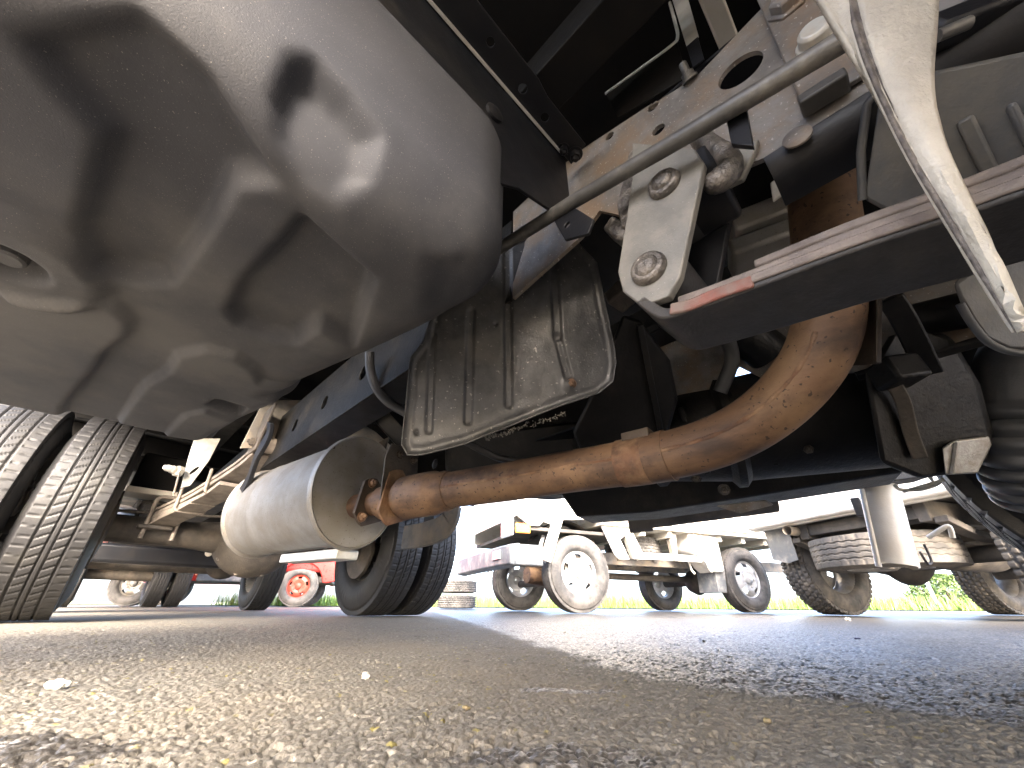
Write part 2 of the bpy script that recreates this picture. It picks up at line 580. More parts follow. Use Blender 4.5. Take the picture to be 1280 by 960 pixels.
def rim_mb(rim_r, width, off, holes=6, hub_r=0.07):
    """steel disc wheel: barrel, dished disc with openings, hub"""
    mb = MB()
    hw = width * 0.40
    r = rim_r
    prof = [(r + .008, -hw), (r + .006, -hw + .012), (r - .012, -hw + .018), (r - .03, -hw * .4), (r - .03, hw * .4), (r - .012, hw - .018),
            (r + .006, hw - .012), (r + .008, hw), (r - .004, hw), (r - .020, hw - .02), (r - .038, hw * .4), (r - .038, -hw * .4), (r - .020, -hw + .02),
            (r - .004, -hw), (r + .008, -hw)]
    vs, fs, seg = [], [], 48
    for (q, h) in prof:
        for j in range(seg):
            an = 2 * PI * j / seg
            vs.append((h, q * math.cos(an), q * math.sin(an)))
    for i in range(len(prof) - 1):
        for j in range(seg):
            j2 = (j + 1) % seg
            fs.append((i * seg + j, i * seg + j2, (i + 1) * seg + j2, (i + 1) * seg + j))
    mb.add(vs, fs)
    # disc with hand holes: rings of the dish, faces left out where the openings are
    sg = 1 if off >= 0 else -1
    rings = [(r - .032, off), (r * .86 - .01, off + sg * .004), (r * .80, off + sg * .012), (r * .70, off + sg * .022), (r * .60, off + sg * .028),
             (r * .50, off + sg * .030), (r * .42, off + sg * .022), (hub_r * 1.1, off + sg * .018), (hub_r, off + sg * .045), (hub_r * .8, off + sg * .052), (0.004, off + sg * .055)]
    n2 = holes * 8
    vs, fs = [], []
    for (q, h) in rings:
        for j in range(n2):
            an = 2 * PI * (j - .5) / n2
            vs.append((h, q * math.cos(an), q * math.sin(an)))
    for i in range(len(rings) - 1):
        for j in range(n2):
            if i in (2, 3) and j % 8 in (1, 2, 3):
                continue
            j2 = (j + 1) % n2
            fs.append((i * n2 + j, i * n2 + j2, (i + 1) * n2 + j2, (i + 1) * n2 + j))
    mb.add(vs, fs)
    for k in range(holes):                                     # wheel nuts
        an = 2 * PI * (k + .5) / holes
        q = r * .40
        mb.lathe([(.011, 0), (.011, .016), (.008, .020)], (off + sg * .018, q * math.cos(an), q * math.sin(an)), (sg, 0, 0), 6)
    return mb


_rims = {}


def wheel(parent, name, loc, tyre_me, rim_key, rim_args, rim_mat, axis_rz=0.0, spin=0.0, tilt=None):
    w = bpy.data.objects.new(name, None)
    C.objects.link(w)
    w.parent = parent
    w.location = loc
    w.rotation_euler = tilt if tilt else (spin, 0, axis_rz)
    t = bpy.data.objects.new('tyre', tyre_me)
    C.objects.link(t)
    t.parent = w
    t.rotation_euler = (0, 0, 0)
    if rim_key not in _rims:
        o = rim_mb(*rim_args).obj('rim', rim_mat, w, 40)
        _rims[rim_key] = o.data
    else:
        o = bpy.data.objects.new('rim', _rims[rim_key])
        C.objects.link(o)
        o.parent = w
    return w

# ------------------------------------------------------------------ ground
def asphalt_material():
    m = bpy.data.materials.new('asphalt')
    m.use_nodes = True
    nt = m.node_tree
    N, K = nt.nodes, nt.links
    p = N['Principled BSDF']
    tc = N.new('ShaderNodeTexCoord')
    co = tc.outputs['Object']

    def noise(sc, det=5, ro=0.6):
        n = N.new('ShaderNodeTexNoise')
        n.inputs['Scale'].default_value = sc
        n.inputs['Detail'].default_value = det
        n.inputs['Roughness'].default_value = ro
        K.new(co, n.inputs['Vector'])
        return n.outputs['Fac']

    def ramp(f, a, b, lo=0.0, hi=1.0):
        r = N.new('ShaderNodeMapRange')
        r.inputs['From Min'].default_value = a
        r.inputs['From Max'].default_value = b
        r.inputs['To Min'].default_value = lo
        r.inputs['To Max'].default_value = hi
        r.interpolation_type = 'SMOOTHSTEP'
        K.new(f, r.inputs['Value'])
        return r.outputs[0]

    def mth(op, a, b=None):
        x = N.new('ShaderNodeMath')
        x.operation = op
        for i, q in enumerate((a, b)):
            if q is None:
                continue
            if isinstance(q, (int, float)):
                x.inputs[i].default_value = q
            else:
                K.new(q, x.inputs[i])
        return x.outputs[0]

    def mix(f, a, b):
        x = N.new('ShaderNodeMix')
        x.data_type = 'RGBA'
        K.new(f, x.inputs[0])
        for s_, q in ((6, a), (7, b)):
            if isinstance(q, tuple):
                x.inputs[s_].default_value = (*q, 1)
            else:
                K.new(q, x.inputs[s_])
        return x.outputs[2]

    vor = N.new('ShaderNodeTexVoronoi')
    vor.inputs['Scale'].default_value = 1 / 0.0042
    K.new(co, vor.inputs['Vector'])
    sep = N.new('ShaderNodeSeparateColor')
    K.new(vor.outputs['Color'], sep.inputs[0])
    stone = mix(sep.outputs[0], (0.104, 0.096, 0.080), (0.150, 0.138, 0.115))
    stone = mix(ramp(sep.outputs[1], 0.93, 0.95), stone, (0.26, 0.24, 0.20))
    stone = mix(ramp(sep.outputs[2], 0.988, 0.99), stone, (0.20, 0.17, 0.05))
    dustn = noise(3.2, 6, 0.62)
    dry = mix(ramp(dustn, 0.40, 0.66), stone, (0.152, 0.133, 0.104))
    grit = noise(420, 3, 0.6)
    dry = mix(ramp(grit, 0.55, 0.75), dry, (0.060, 0.052, 0.042))
    dry = mix(ramp(noise(38, 3, .6), 0.60, 0.70), dry, (0.075, 0.065, 0.052))
    # damp asphalt: beyond the dry strip below the gearbox, and a few drips
    xyz = N.new('ShaderNodeSeparateXYZ')
    K.new(co, xyz.inputs[0])
    a_ = mth('DIVIDE', mth('ADD', xyz.outputs[0], xyz.outputs[1]), R2)
    l_ = mth('DIVIDE', mth('SUBTRACT', xyz.outputs[1], xyz.outputs[0]), R2)
    edge = mth('ADD', 0.455, mth('MULTIPLY', 0.62, mth('MAXIMUM', 0.0, mth('SUBTRACT', l_, 0.25))))
    wob = mth('MULTIPLY', mth('SUBTRACT', noise(9, 5, .65), 0.5), 0.16)
    wet = ramp(mth('ADD', mth('SUBTRACT', a_, edge), wob), -0.022, 0.026)
    for (cx, cy, rx, ry) in ((0.045, 0.443, .050, .013), (0.03, 0.262, .055, .020), (-0.262, 0.272, .075, .030)):
        dx = mth('DIVIDE', mth('SUBTRACT', xyz.outputs[0], cx), rx)
        dy = mth('DIVIDE', mth('SUBTRACT', xyz.outputs[1], cy), ry)
        d = mth('SQRT', mth('ADD', mth('MULTIPLY', dx, dx), mth('MULTIPLY', dy, dy)))
        d = mth('ADD', d, mth('MULTIPLY', mth('SUBTRACT', noise(55, 4, .6), 0.5), 2.6))
        wet = mth('MAXIMUM', wet, ramp(d, 1.05, 0.75))
    damp = mix(sep.outputs[0], (0.036, 0.033, 0.029), (0.072, 0.066, 0.059))
    damp = mix(ramp(sep.outputs[1], 0.9, 0.95), damp, (0.17, 0.165, 0.16))
    col = mix(wet, dry, damp)
    K.new(col, p.inputs['Base Color'])
    ro = N.new('ShaderNodeMix')
    K.new(wet, ro.inputs[0])
    ro.inputs[2].default_value = 0.80
    K.new(ramp(noise(160, 3), 0.3, 0.7, 0.30, 0.55), ro.inputs[3])
    K.new(ro.outputs[0], p.inputs['Roughness'])
    p.inputs['Specular IOR Level'].default_value = 0.5
    b = N.new('ShaderNodeBump')
    b.inputs['Distance'].default_value = 0.0022
    b.inputs['Strength'].default_value = 0.8
    hgt = mth('SUBTRACT', mth('MULTIPLY', noise(330, 4, .6), 0.7), mth('MULTIPLY', vor.outputs['Distance'], 0.5))
    K.new(hgt, b.inputs['Height'])
    K.new(b.outputs[0], p.inputs['Normal'])
    MATS['asphalt'] = m


asphalt_material()


def ground():
    ang = np.concatenate([np.linspace(-74, 74, 1100), np.linspace(74, 286, 40)[1:-1]])
    ang = np.radians(ang)
    rad = np.concatenate([[0.0, 0.05, 0.09], np.geomspace(0.12, 3.4, 560), np.geomspace(3.6, 12, 36), np.geomspace(14, 400, 14)])
    A, Rr = np.meshgrid(ang, rad, indexing='ij')
    x, y = Rr * np.sin(A), Rr * np.cos(A)
    xr, yr = x * .8 - y * .6 + 50, x * .6 + y * .8 + 50
    d1, v1 = cells(xr / 0.0052, yr / 0.0052, 1)
    d2, v2 = cells(yr / 0.0028, xr / 0.0028, 5)
    dome = np.sqrt(np.clip(1 - (d1 / 0.72) ** 2, 0, 1))
    z = (dome - .55) * (0.0009 + 0.0021 * v1) + (0.5 - d2) * 0.0009
    z += (vnoise(xr / .03, yr / .03, 3) - .5) * 0.0022 + (vnoise(xr / .11, yr / .11, 4) - .5) * 0.003
    z -= (vnoise(xr / .016, yr / .016, 8) > .80) * (v1 > .35) * 0.0016
    fade = 1 - sstep(Rr, 1.6, 3.2)
    z = z * fade
    # drop a little below tyre soles
    z = np.minimum(z, 0.0035)
    me = grid_mesh('asphalt', np.stack([x, y, z], -1), len(ang), len(rad), 'asphalt', wrap_u=True)
    o = bpy.data.objects.new('asphalt', me)
    C.objects.link(o)
    tag(o, 'worn brown grey asphalt yard with damp patches', None, None, 'structure')


ground()

# ------------------------------------------------------------------ the truck overhead
truck = thing('light_truck', 'dark truck overhead seen from below with grey tank and rusty exhaust', 'truck',
              ((BASE.x - BASE.y) / R2, (BASE.x + BASE.y) / R2, 0), PI / 4)
OFF = (-BASE.x, -BASE.y, 0)


def part(mb, name, m, parent=None, smooth=35, bevel=0.0, label=None):
    if parent is None or parent is truck:
        return mb.obj(name, m, truck, smooth, bevel, label, OFF)
    return mb.obj(name, m, parent, smooth, bevel, label)


# ---- fuel tank: a rounded box with pressed pockets
def poly_sd(px, py, poly):
    """signed distance to a polygon, negative inside (numpy)"""
    n = len(poly)
    d = np.full(px.shape, 1e9)
    ins = np.zeros(px.shape, bool)
    for i in range(n):
        ax, ay = poly[i]
        bx, by = poly[(i + 1) % n]
        ex, ey = bx - ax, by - ay
        t = np.clip(((px - ax) * ex + (py - ay) * ey) / (ex * ex + ey * ey + 1e-12), 0, 1)
        d = np.minimum(d, np.hypot(px - ax - t * ex, py - ay - t * ey))
        cr = ((ay > py) != (by > py)) & (px < (bx - ax) * (py - ay) / (by - ay + 1e-12) + ax)
        ins ^= cr
    return np.where(ins, -d, d)


def fuel_tank():
    lo = np.array([-0.62, 0.185, 0.33])
    hi = np.array([0.215, 0.925, 0.62])
    r = np.array([0.075, 0.075, 0.075])
    res = 0.0040
    bm_v, bm_f = [], []
    off = 0
    P_all = []
    for ax in range(3):
        for sgn in (0, 1):
            if ax == 2 and sgn == 1:
                rs = 0.03
            else:
                rs = res if not (ax == 0 and sgn == 0) else 0.02
            o1, o2 = [k for k in range(3) if k != ax]
            n1 = max(4, int((hi[o1] - lo[o1]) / rs))
            n2 = max(4, int((hi[o2] - lo[o2]) / rs))
            g1 = np.linspace(lo[o1], hi[o1], n1)
            g2 = np.linspace(lo[o2], hi[o2], n2)
            A, B = np.meshgrid(g1, g2, indexing='ij')
            P = np.zeros(A.shape + (3,))
            P[..., o1], P[..., o2] = A, B
            P[..., ax] = hi[ax] if sgn else lo[ax]
            i, j = np.meshgrid(np.arange(n1 - 1), np.arange(n2 - 1), indexing='ij')
            q = np.stack([i * n2 + j, (i + 1) * n2 + j, (i + 1) * n2 + j + 1, i * n2 + j + 1], -1).reshape(-1, 4) + off
            off += n1 * n2
            P_all.append(P.reshape(-1, 3))
            bm_f.append(q)
    P = np.concatenate(P_all)
    q = np.concatenate(bm_f)
    # round the box; the rear lower edge is tighter than the front one
    rr = np.where(P[:, 1] > 0.6, 0.045, 0.080)[:, None]
    core = np.clip(P, lo + rr, hi - rr)
    d = P - core
    ln = np.linalg.norm(d, axis=1, keepdims=True)
    nrm = d / np.maximum(ln, 1e-9)
    P = core + nrm * rr
    a, l, z = P[:, 0].copy(), P[:, 1].copy(), P[:, 2].copy()
    # the far side draws in towards the rear
    t = np.clip((a + 0.30) / 0.515, 0, 1)
    a = a - 0.135 * t * sstep(l, 0.22, 0.98) ** 0.8
    # pressings in the floor
    down = np.clip(-nrm[:, 2], 0, 1) ** 2

    def f2(pts):
        return [(lambda w: (w.x, w.y))(Lz(px, py, 0.335)) for px, py in pts]

    def pocket(pts, depth, soft):
        nonlocal z
        sd = poly_sd(a, l, f2(pts))
        z = z + down * depth * (1 - sstep(sd, -soft, soft * 0.4))

    # positive: pressed up into the tank, negative: proud
    pocket([(95, 285), (128, 170), (70, 110), (20, 45), (150, 30), (250, 110), (345, 225), (296, 228), (262, 290), (214, 352), (160, 350), (120, 330)], 0.019, 0.010)
    pocket([(284, 385), (300, 350), (352, 296), (377, 262), (470, 345), (452, 400), (442, 435), (400, 405), (370, 428), (330, 418), (298, 404)], 0.018, 0.009)
    pocket([(-120, 360), (0, 345), (60, 350), (110, 358), (150, 368), (172, 392), (168, 410), (140, 432), (128, 452), (88, 498), (80, 530), (-120, 480)], -0.012, 0.006)
    pocket([(214, 452), (225, 432), (262, 424), (300, 434), (322, 452), (330, 470), (372, 482), (340, 505), (285, 545), (150, 520), (185, 470), (200, 462)], -0.010, 0.005)
    pocket([(264, 496), (275, 489), (312, 500), (302, 513)], 0.018, 0.004)
    pocket([(210, 532), (236, 506), (262, 500), (300, 516), (262, 541)], -0.006, 0.004)
    # round boss with a drain recess
    bc = Lz(18, 315, 0.33)
    rd = np.hypot(a - bc.x, (l - bc.y))
    z = z + down * (-0.014 * (1 - sstep(rd, 0.052, 0.066)) + 0.018 * (1 - sstep(rd, 0.020, 0.027)))
    # long pocket in the front face
    front = np.clip(-nrm[:, 1], 0, 1) ** 1.5

    def f3(pts):
        return [(lambda w: (w.x, w.z))(Ll(px, py, 0.19)) for px, py in pts]
    sd = poly_sd(a, z, f3([(348, 100), (362, 72), (392, 78), (440, 125), (476, 168), (478, 205), (452, 214), (400, 180), (360, 130)]))
    l = l + front * 0.020 * (1 - sstep(sd, -0.014, 0.005))
    # soft dents
    z = z + down * (vnoise(a / .07 + 9, l / .07, 2) - .5) * 0.0035
    pocket([(530, 330), (580, 335), (610, 372), (560, 420), (530, 410)], 0.010, 0.02)
    co = np.stack([a, l, z], -1)
    me = bpy.data.meshes.new('fuel_tank')
    me.from_pydata(co.tolist(), [], q.tolist())
    bm = bmesh.new()
    bm.from_mesh(me)
    bmesh.ops.remove_doubles(bm, verts=bm.verts, dist=0.0006)
    bmesh.ops.recalc_face_normals(bm, faces=bm.faces)
    bm.to_mesh(me)
    bm.free()
    me.shade_smooth()
    me.materials.append(MATS['tank_paint'])
    o = bpy.data.objects.new('fuel_tank', me)
    C.objects.link(o)
    o.parent = truck
    o.location = OFF
    sm = o.modifiers.new('soften', 'SMOOTH')
    sm.factor = 0.5
    sm.iterations = 3
    o['label'] = 'big grey fuel tank with pressed pockets in its floor'
    # drain plug in the boss
    mb = MB()
    mb.lathe([(0.017, 0), (0.017, -0.004), (0.011, -0.008), (0.011, -0.014), (0.009, -0.016)], (bc.x, bc.y, 0.336), (0, 0, 1), 24)
    mb.obj('drain_plug', 'tank_paint', o, 40)
    return o


fuel_tank()

# ---- tank bracket: wide panel in front of the tank with a folded flange full of holes
pan = MB().plate([V(-.45, .196, .47), V(.168, .196, .47), V(.205, .196, .50), V(.30, .196, .53), V(.315, .196, .56), V(.315, .196, .687), V(-.45, .196, .687)], V(0, .004, 0))
pan = part(pan, 'tank_bracket', 'black_paint', None, 30, 0.0008)
hz = 0.687
fl_pts = [V(-.45, .1925, hz), V(.325, .1925, hz), V(.316, .158, hz), V(.225, .158, hz), V(.20, .153, hz), V(-.45, .150, hz)]
holes = [circ((x, y, hz), (1, 0, 0), (0, 1, 0), rr_, 14) for x, y, rr_ in ((.127, .170, .0055), (.193, .176, .0065), (.242, .178, .0065), (.02, .168, .0055), (-.08, .170, .0055))]
MB().plate(fl_pts, V(0, 0, .004), holes).obj('bracket_flange', 'black_paint', pan, 30, 0.0007)
MB().plate([V(-.45, .190, .681), V(.30, .190, .681), V(.30, .1925, .681), V(-.45, .1925, .681)], V(0, 0, .012)).obj('folded_edge', 'galv', pan, 30)
mb = MB()
hexbolt(mb, (.315, .178, hz), (0, 0, -1), .009, .012)
hexbolt(mb, (.296, .186, hz), (0, 0, -1), .007, .010)
mb.obj('bolt', 'black_paint', pan, 35)
mb = MB()
mb.lathe([(.013, 0), (.013, .004), (.009, .006), (0, .007)], (.16, .196, .60), (0, -1, 0), 18)
mb.obj('plug', 'black_paint', pan, 35)

# ---- cargo floor overhead with cross members
flo = part(MB().box((.568, 1.75, .93), (2.04, 4.3, .03)), 'cargo_floor', 'deep_black')
for l in (.80, 1.25, 1.7, 2.15, 2.6, 3.05, 3.5):
    MB().sweep([(-.42, l, .86), (1.56, l, .86)], [(-.022, -.05), (.022, -.05), (.022, .052), (-.022, .052)]).obj('floor_crossmember', 'deep_black', flo, 30, .002)
for a in (.24, .90):
    MB().box((a, 1.75, .775), (.06, 4.2, .068)).obj('floor_sill', 'deep_black', flo, 30, .002)

# ---- cab overhead, mostly behind the view
cabf = part(MB().box((.568, -1.03, .84), (2.0, 1.80, .03)), 'cab', 'deep_black')
for a_s in (-.455, 1.571):
    arc = [(-.54 + .46 * math.cos(t), .36 + .44 * math.sin(t)) for t in np.linspace(.0, PI, 14)]
    out_ = [(-.02, .50), (-.06, .42)] + arc + [(-1.06, .40), (-1.9, .40), (-1.95, .9), (-1.75, 2.0), (-.05, 2.0)]
    MB().plate([V(a_s, l_, z_) for l_, z_ in out_], V(.02, 0, 0)).obj('cab_side', 'white_paint', cabf, 30, .004)
MB().box((.568, -1.92, .65), (2.0, .03, .5)).obj('cab_front', 'white_paint', cabf, 30, .004)
MB().box((.568, -.9, 2.01), (2.04, 1.75, .03)).obj('cab_roof', 'white_paint', cabf, 30, .004)
MB().box((.568, -.06, 1.45), (2.0, .03, 1.1)).obj('cab_back', 'white_paint', cabf, 30, .004)

# ---- chassis rails
def rail(a0, inner, vis):
    """channel rail; web at a0, flanges towards +inner"""
    zt, zb = .705, .505
    pts = []
    web_th = .006 * inner
    outline = [V(a0, .19, zt + .03), V(a0, .34, zt + .02), V(a0, .34, zb), V(a0, .20, zb + .03), V(a0, .165, zb + .055),
               V(a0, .13, zb + .01), V(a0, -.02, .465), V(a0, -.9, .465), V(a0, -.9, zt), V(a0, -.10, zt), V(a0, .0, zt - .03)]
    hl = []
    if vis:
        for px, py, r_ in ((762, 170, .0075), (816, 133, .0085), (823, 162, .009), (790, 195, .006), (757, 298, .008)):
            p = La(px, py, a0)
            if p.z < zb + .065 and p.y > .12:
                continue
            hl.append(circ(p, (0, 1, 0), (0, 0, 1), r_, 16))
        p = La(925, 88, a0)
        hl.append(circ(p, (0, 1, 0), (0, 0, 1), .024, 28, ru=.024))
    o = part(MB().plate(outline, V(web_th, 0, 0), hl), 'chassis_rail', 'rail_steel', None, 30, .0012)
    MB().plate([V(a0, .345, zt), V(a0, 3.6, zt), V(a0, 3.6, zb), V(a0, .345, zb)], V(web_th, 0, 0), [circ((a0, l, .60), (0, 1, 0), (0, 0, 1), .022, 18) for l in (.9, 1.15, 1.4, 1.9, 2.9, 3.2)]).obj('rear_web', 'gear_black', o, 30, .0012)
    # rounded lower flange
    prof = []
    for k in range(7):
        an = -PI / 2 * k / 6
        prof.append((.030 - .030 * math.cos(an), .030 * math.sin(an)))
    ob = [(x, y) for x, y in prof] + [(.050, -.030), (.050, -.025)] + [(x + .005 * math.cos(k_), y + .005) for (x, y), k_ in zip(reversed(prof), np.linspace(PI / 2, 0, 7))]
    mb = MB()
    vs = []
    ls = [-.9, -.6, -.3, -.02]
    for l in ls:
        for x, y in ob:
            vs.append((a0 + inner * x, l, .468 + y))
    k = len(ob)
    fs = []
    for i in range(len(ls) - 1):
        for j in range(k):
            j2 = (j + 1) % k
            fs.append((i * k + j, i * k + j2, (i + 1) * k + j2, (i + 1) * k + j))
    fs += [tuple(range(k)), tuple((len(ls) - 1) * k + j for j in range(k))]
    mb.add(vs, fs)
    mb.obj('lower_flange', 'black_paint', o, 40)
    MB().box((a0 + inner * .045, 1.95, zb + .003), (.078, 3.2, .006)).obj('lower_flange', 'black_paint', o, 40)
    MB().box((a0 + inner * .045, 1.3, zt - .004), (.076, 4.4, .006)).obj('upper_flange', 'black_paint', o, 40)
    return o


lrail = rail(.34, 1, True)
rail(.93, -1, False)
# reinforcement plate over the rail with big bolt heads
ap = .3375
rp = MB().plate([La(944, -5, ap), La(1001, 128, ap), La(1012, 142, ap), V(ap, -.3, .468), V(ap, -.3, .72), V(ap, -.085, .72)], V(-.006, 0, 0))
rp.obj('reinforcement_plate', 'rail_steel', lrail, 30, .0015)
for px, py, r_, mm in ((985, 8, .016, 'rail_steel'), (1021, 52, .014, 'galv')):
    mb = MB()
    p = La(px, py, ap - .006)
    mb.lathe([(r_ * 1.25, 0), (r_ * 1.25, .003), (r_, .004), (r_, .013), (r_ * .8, .016), (0, .0165)], p, (-1, 0, 0), 6 if mm == 'rail_steel' else 24)
    mb.obj('bolt_head', mm, lrail, 30, .0008)
mb = MB()
mb.lathe([(.012, 0), (.012, .002), (.008, .004), (0, .0045)], La(997, 172, .335), (-1, 0, 0), 20)
mb.obj('plug', 'rail_steel', lrail, 35)
# ledge strip on the rail below the reinforcement
MB().bar(La(1000, 135, .325), La(1060, 98, .325), .02, .012).obj('ledge', 'rod_paint', lrail, 30, .002)
# stud with nut on the web
mb = MB()
p = La(863, 100, .338)
mb.lathe([(.010, 0), (.010, .003), (.0078, .004), (.0078, .010), (.005, .011), (.005, .022), (.0042, .024)], p, (-.75, 0, .66), 14)
mb.obj('stud', 'rod_paint', lrail, 35)

# bracket standing on the rail (angle stay above the web)
ang = MB().plate([La(757, 117, .345), La(846, 52, .345), La(858, 96, .345), La(772, 147, .345)], V(.004, 0, 0))
ang = part(ang, 'angle_bracket', 'deep_black', None, 30, .0006)
MB().tube(spline([La(757, 117, .344), La(800, 86, .344), La(838, 58, .344), La(847, 46, .344), La(843, 25, .344), La(833, -12, .344)], 5), .0024, 8).obj('bright_edge', 'galv', ang, 60)
MB().plate([La(838, -8, .340), La(858, -8, .340), La(873, 45, .340), La(858, 58, .340)], V(.002, 0, 0)).obj('upright', 'galv', ang, 30, .0006)
MB().plate([La(858, 58, .339), La(872, 46, .339), La(880, 74, .339), La(866, 84, .339)], V(.002, 0, 0)).obj('lower_tab', 'black_paint', ang, 30)
MB().plate([La(751, 30, .42), La(756, 33, .42), La(782, 100, .42), La(762, 112, .42)], V(.003, .01, 0)).obj('stay', 'rail_steel', ang, 30)

# ---- long stay rod in front of the rail
rod = MB().tube([La(622, 312, .272), La(720, 250, .272), La(860, 168, .270), La(960, 108, .270), La(1075, 38, .268)], .0088, 16)
rod = part(rod, 'stay_rod', 'rod_paint', None, 60)
MB().plate([La(906, 142, .281), La(932, 130, .281), La(941, 182, .281), La(914, 180, .281)], V(.006, 0, 0)).obj('rod_tab', 'black_paint', rod, 30, .0008)
mb = MB().plate([La(690, 272, .276), La(716, 258, .276), La(742, 274, .276), La(735, 292, .276), La(706, 300, .276)], V(.004, 0, 0), [circ(La(709, 281, .276), (0, 1, 0), (0, 0, 1), .0045, 12)])
mb.obj('rod_clip', 'black_paint', rod, 30, .0008)

# ---- spring shackle with hanger
sh_out = [La(x, y, .300) for x, y in ((790, 178), (868, 186), (880, 203), (850, 344), (836, 370), (814, 378), (795, 377), (778, 364), (772, 340), (790, 225))]
sh = part(MB().plate(sh_out, V(.010, 0, 0)), 'spring_shackle', 'shackle_paint', None, 30, .0016)
MB().plate([p + V(.078, 0, 0) for p in sh_out], V(.010, 0, 0)).obj('shackle_inner_plate', 'black_paint', sh, 30, .0016)
for px, py, r_ in ((831, 232, .0165), (812, 337, .0175)):
    c = La(px, py, .300)
    mb = MB()
    mb.lathe([(r_ * 1.05, -.001), (r_ * 1.08, .003), (r_ * .98, .0075), (r_ * .80, .0088), (r_ * .70, .0082), (r_ * .66, .0095), (r_ * .5, .012), (r_ * .2, .0125), (0, .0120)], c, (-1, 0, 0), 30)
    mb.obj('shackle_pin', 'cast_grease', sh, 50)
    MB().lathe([(.024, .012), (.024, .076)], c, (1, 0, 0), 28).obj('bush', 'hose_rubber', sh, 40)
    MB().lathe([(.011, .086), (.011, .1)], c, (1, 0, 0), 6).obj('pin_nut', 'black_paint', sh, 30)
hg = MB().plate([La(770, 258, .312), La(786, 190, .312), La(795, 182, .312), La(800, 205, .312), La(788, 280, .312), La(776, 284, .312)], V(.022, 0, 0))
hg = part(hg, 'spring_hanger', 'cast_grease', None, 30, .003)
MB().plate([La(752, 285, .318), La(764, 268, .318), La(790, 282, .318), La(786, 300, .318), La(768, 297, .318)], V(.03, 0, 0)).obj('hanger_foot', 'cast_grease', hg, 30, .004)
MB().tube(spline([La(873, 172, .325), La(890, 185, .322), La(908, 198, .320), La(912, 212, .320), La(898, 226, .318), La(884, 230, .318)], 5), [.010, .011, .0115, .012, .012, .012, .012, .012, .0125, .0125, .0125, .0125, .0125, .0125, .0125, .013, .013, .013, .013, .013, .013, .012, .012, .011, .010, .008][:26], 12).obj('weld_bead', 'cast_grease', hg, 60)
MB().plate([La(868, 160, .332), La(905, 192, .332), La(948, 172, .332), La(945, 185, .332), La(928, 222, .332), La(890, 240, .332), La(872, 236, .332)], V(.008, 0, 0)).obj('hanger_plate', 'shackle_paint', hg, 30, .002)
MB().box((.345, .06, .475), (.07, .09, .06)).obj('hanger_body', 'black_paint', hg, 30, .006)

# ---- front leaf spring
def leaf(name, path, w, th, m, parent, a0):
    """flat bar along a path in the l-z plane; near edge at a0, width w towards +a"""
    path = spline(path, 6)
    prof = [(-w / 2, -th / 2), (w / 2, -th / 2), (w / 2, th / 2), (-w / 2, th / 2)]
    mb = MB()
    vs, n = [], len(path)
    for i, p in enumerate(path):
        t = (path[min(i + 1, n - 1)] - path[max(i - 1, 0)]).normalized()
        nn = Vector((0, -t.z, t.y))
        if nn.z < 0:
            nn = -nn
        for (x, h) in prof:
            vs.append(Vector((a0 + w / 2 + x + p.x, p.y, p.z)) + nn * h)
    fs = []
    for i in range(n - 1):
        for j in range(4):
            j2 = (j + 1) % 4
            fs.append((i * 4 + j, i * 4 + j2, (i + 1) * 4 + j2, (i + 1) * 4 + j))
    fs += [(0, 1, 2, 3), tuple((n - 1) * 4 + j for j in range(4))]
    mb.add(vs, fs)
    return mb.obj(name, m, parent, 30, .0018, None, OFF if parent is truck else None)


e = La(812, 337, .3)
sp = leaf('leaf_spring', [(0, .118, .338), (0, .100, .309), (0, .075, .302), (0, .016, .2945), (0, -.04, .2885), (0, -.11, .277), (0, -.25, .262), (0, -.45, .25), (0, -.8, .27)], .074, .011, 'spring_steel', truck, .300)
leaf('leaf', [(0, .085, .3165), (0, .055, .3115), (0, .016, .3065), (0, -.04, .3005), (0, -.11, .289), (0, -.25, .274), (0, -.45, .262), (0, -.8, .282)], .072, .009, 'spring_edge', sp, .303)
leaf('leaf', [(0, .02, .318), (0, -.04, .3115), (0, -.11, .300), (0, -.25, .285), (0, -.45, .273), (0, -.7, .287)], .066, .008, 'spring_edge', sp, .306)
# painted-in lit edge and remains of red primer along the lower leaf
leaf('lit_edge', [(0, .04, .3005), (0, -.04, .2905), (0, -.11, .279), (0, -.25, .264)], .003, .0085, 'spring_edge', sp, .2975)
leaf('primer_patch', [(0, .092, .3070), (0, .075, .3020), (0, .05, .3000), (0, .024, .2960)], .0035, .0118, 'red_primer', sp, .2972)
mb = MB()
mb.lathe([(.032, .004), (.032, .072), (.019, .072), (.019, .004)], V(.3, e.y, e.z), (1, 0, 0), 28)
mb.obj('spring_eye', 'spring_steel', sp, 40)

# ---- exhaust
ex_pts = [(478, 629, .95), (520, 619, .91), (572, 611, .86), (640, 601, .80), (700, 591, .755), (760, 582, .705), (820, 572, .655), (880, 557, .61), (930, 535, .575), (975, 502, .545),
          (1010, 462, .522), (1030, 420, .51), (1036, 370, .51), (1034, 310, .52), (1028, 250, .535), (1024, 190, .55), (1020, 120, .57)]
ex_path = spline([LD(*p) for p in ex_pts], 7)
ex = part(MB().tube(ex_path, .0395, 40), 'exhaust_pipe', 'rust_pipe', None, 60)
# dark weld seam running along the pipe
seam = []
for i in range(8, 78):
    p = ex_path[i]
    t = (ex_path[i + 1] - ex_path[i - 1]).normalized()
    tocam = (CAMP - p)
    tocam = (tocam - t * tocam.dot(t)).normalized()
    side = t.cross(tocam)
    seam.append(p + (tocam * .97 + side * (-.24)).normalized() * .0368)
MB().tube(seam, [.0036 + .0007 * math.sin(i * 2.1) ** 2 + .0004 * math.sin(i * 5.3) for i in range(len(seam))], 8).obj('weld_seam', 'rust_dark', ex, 60)


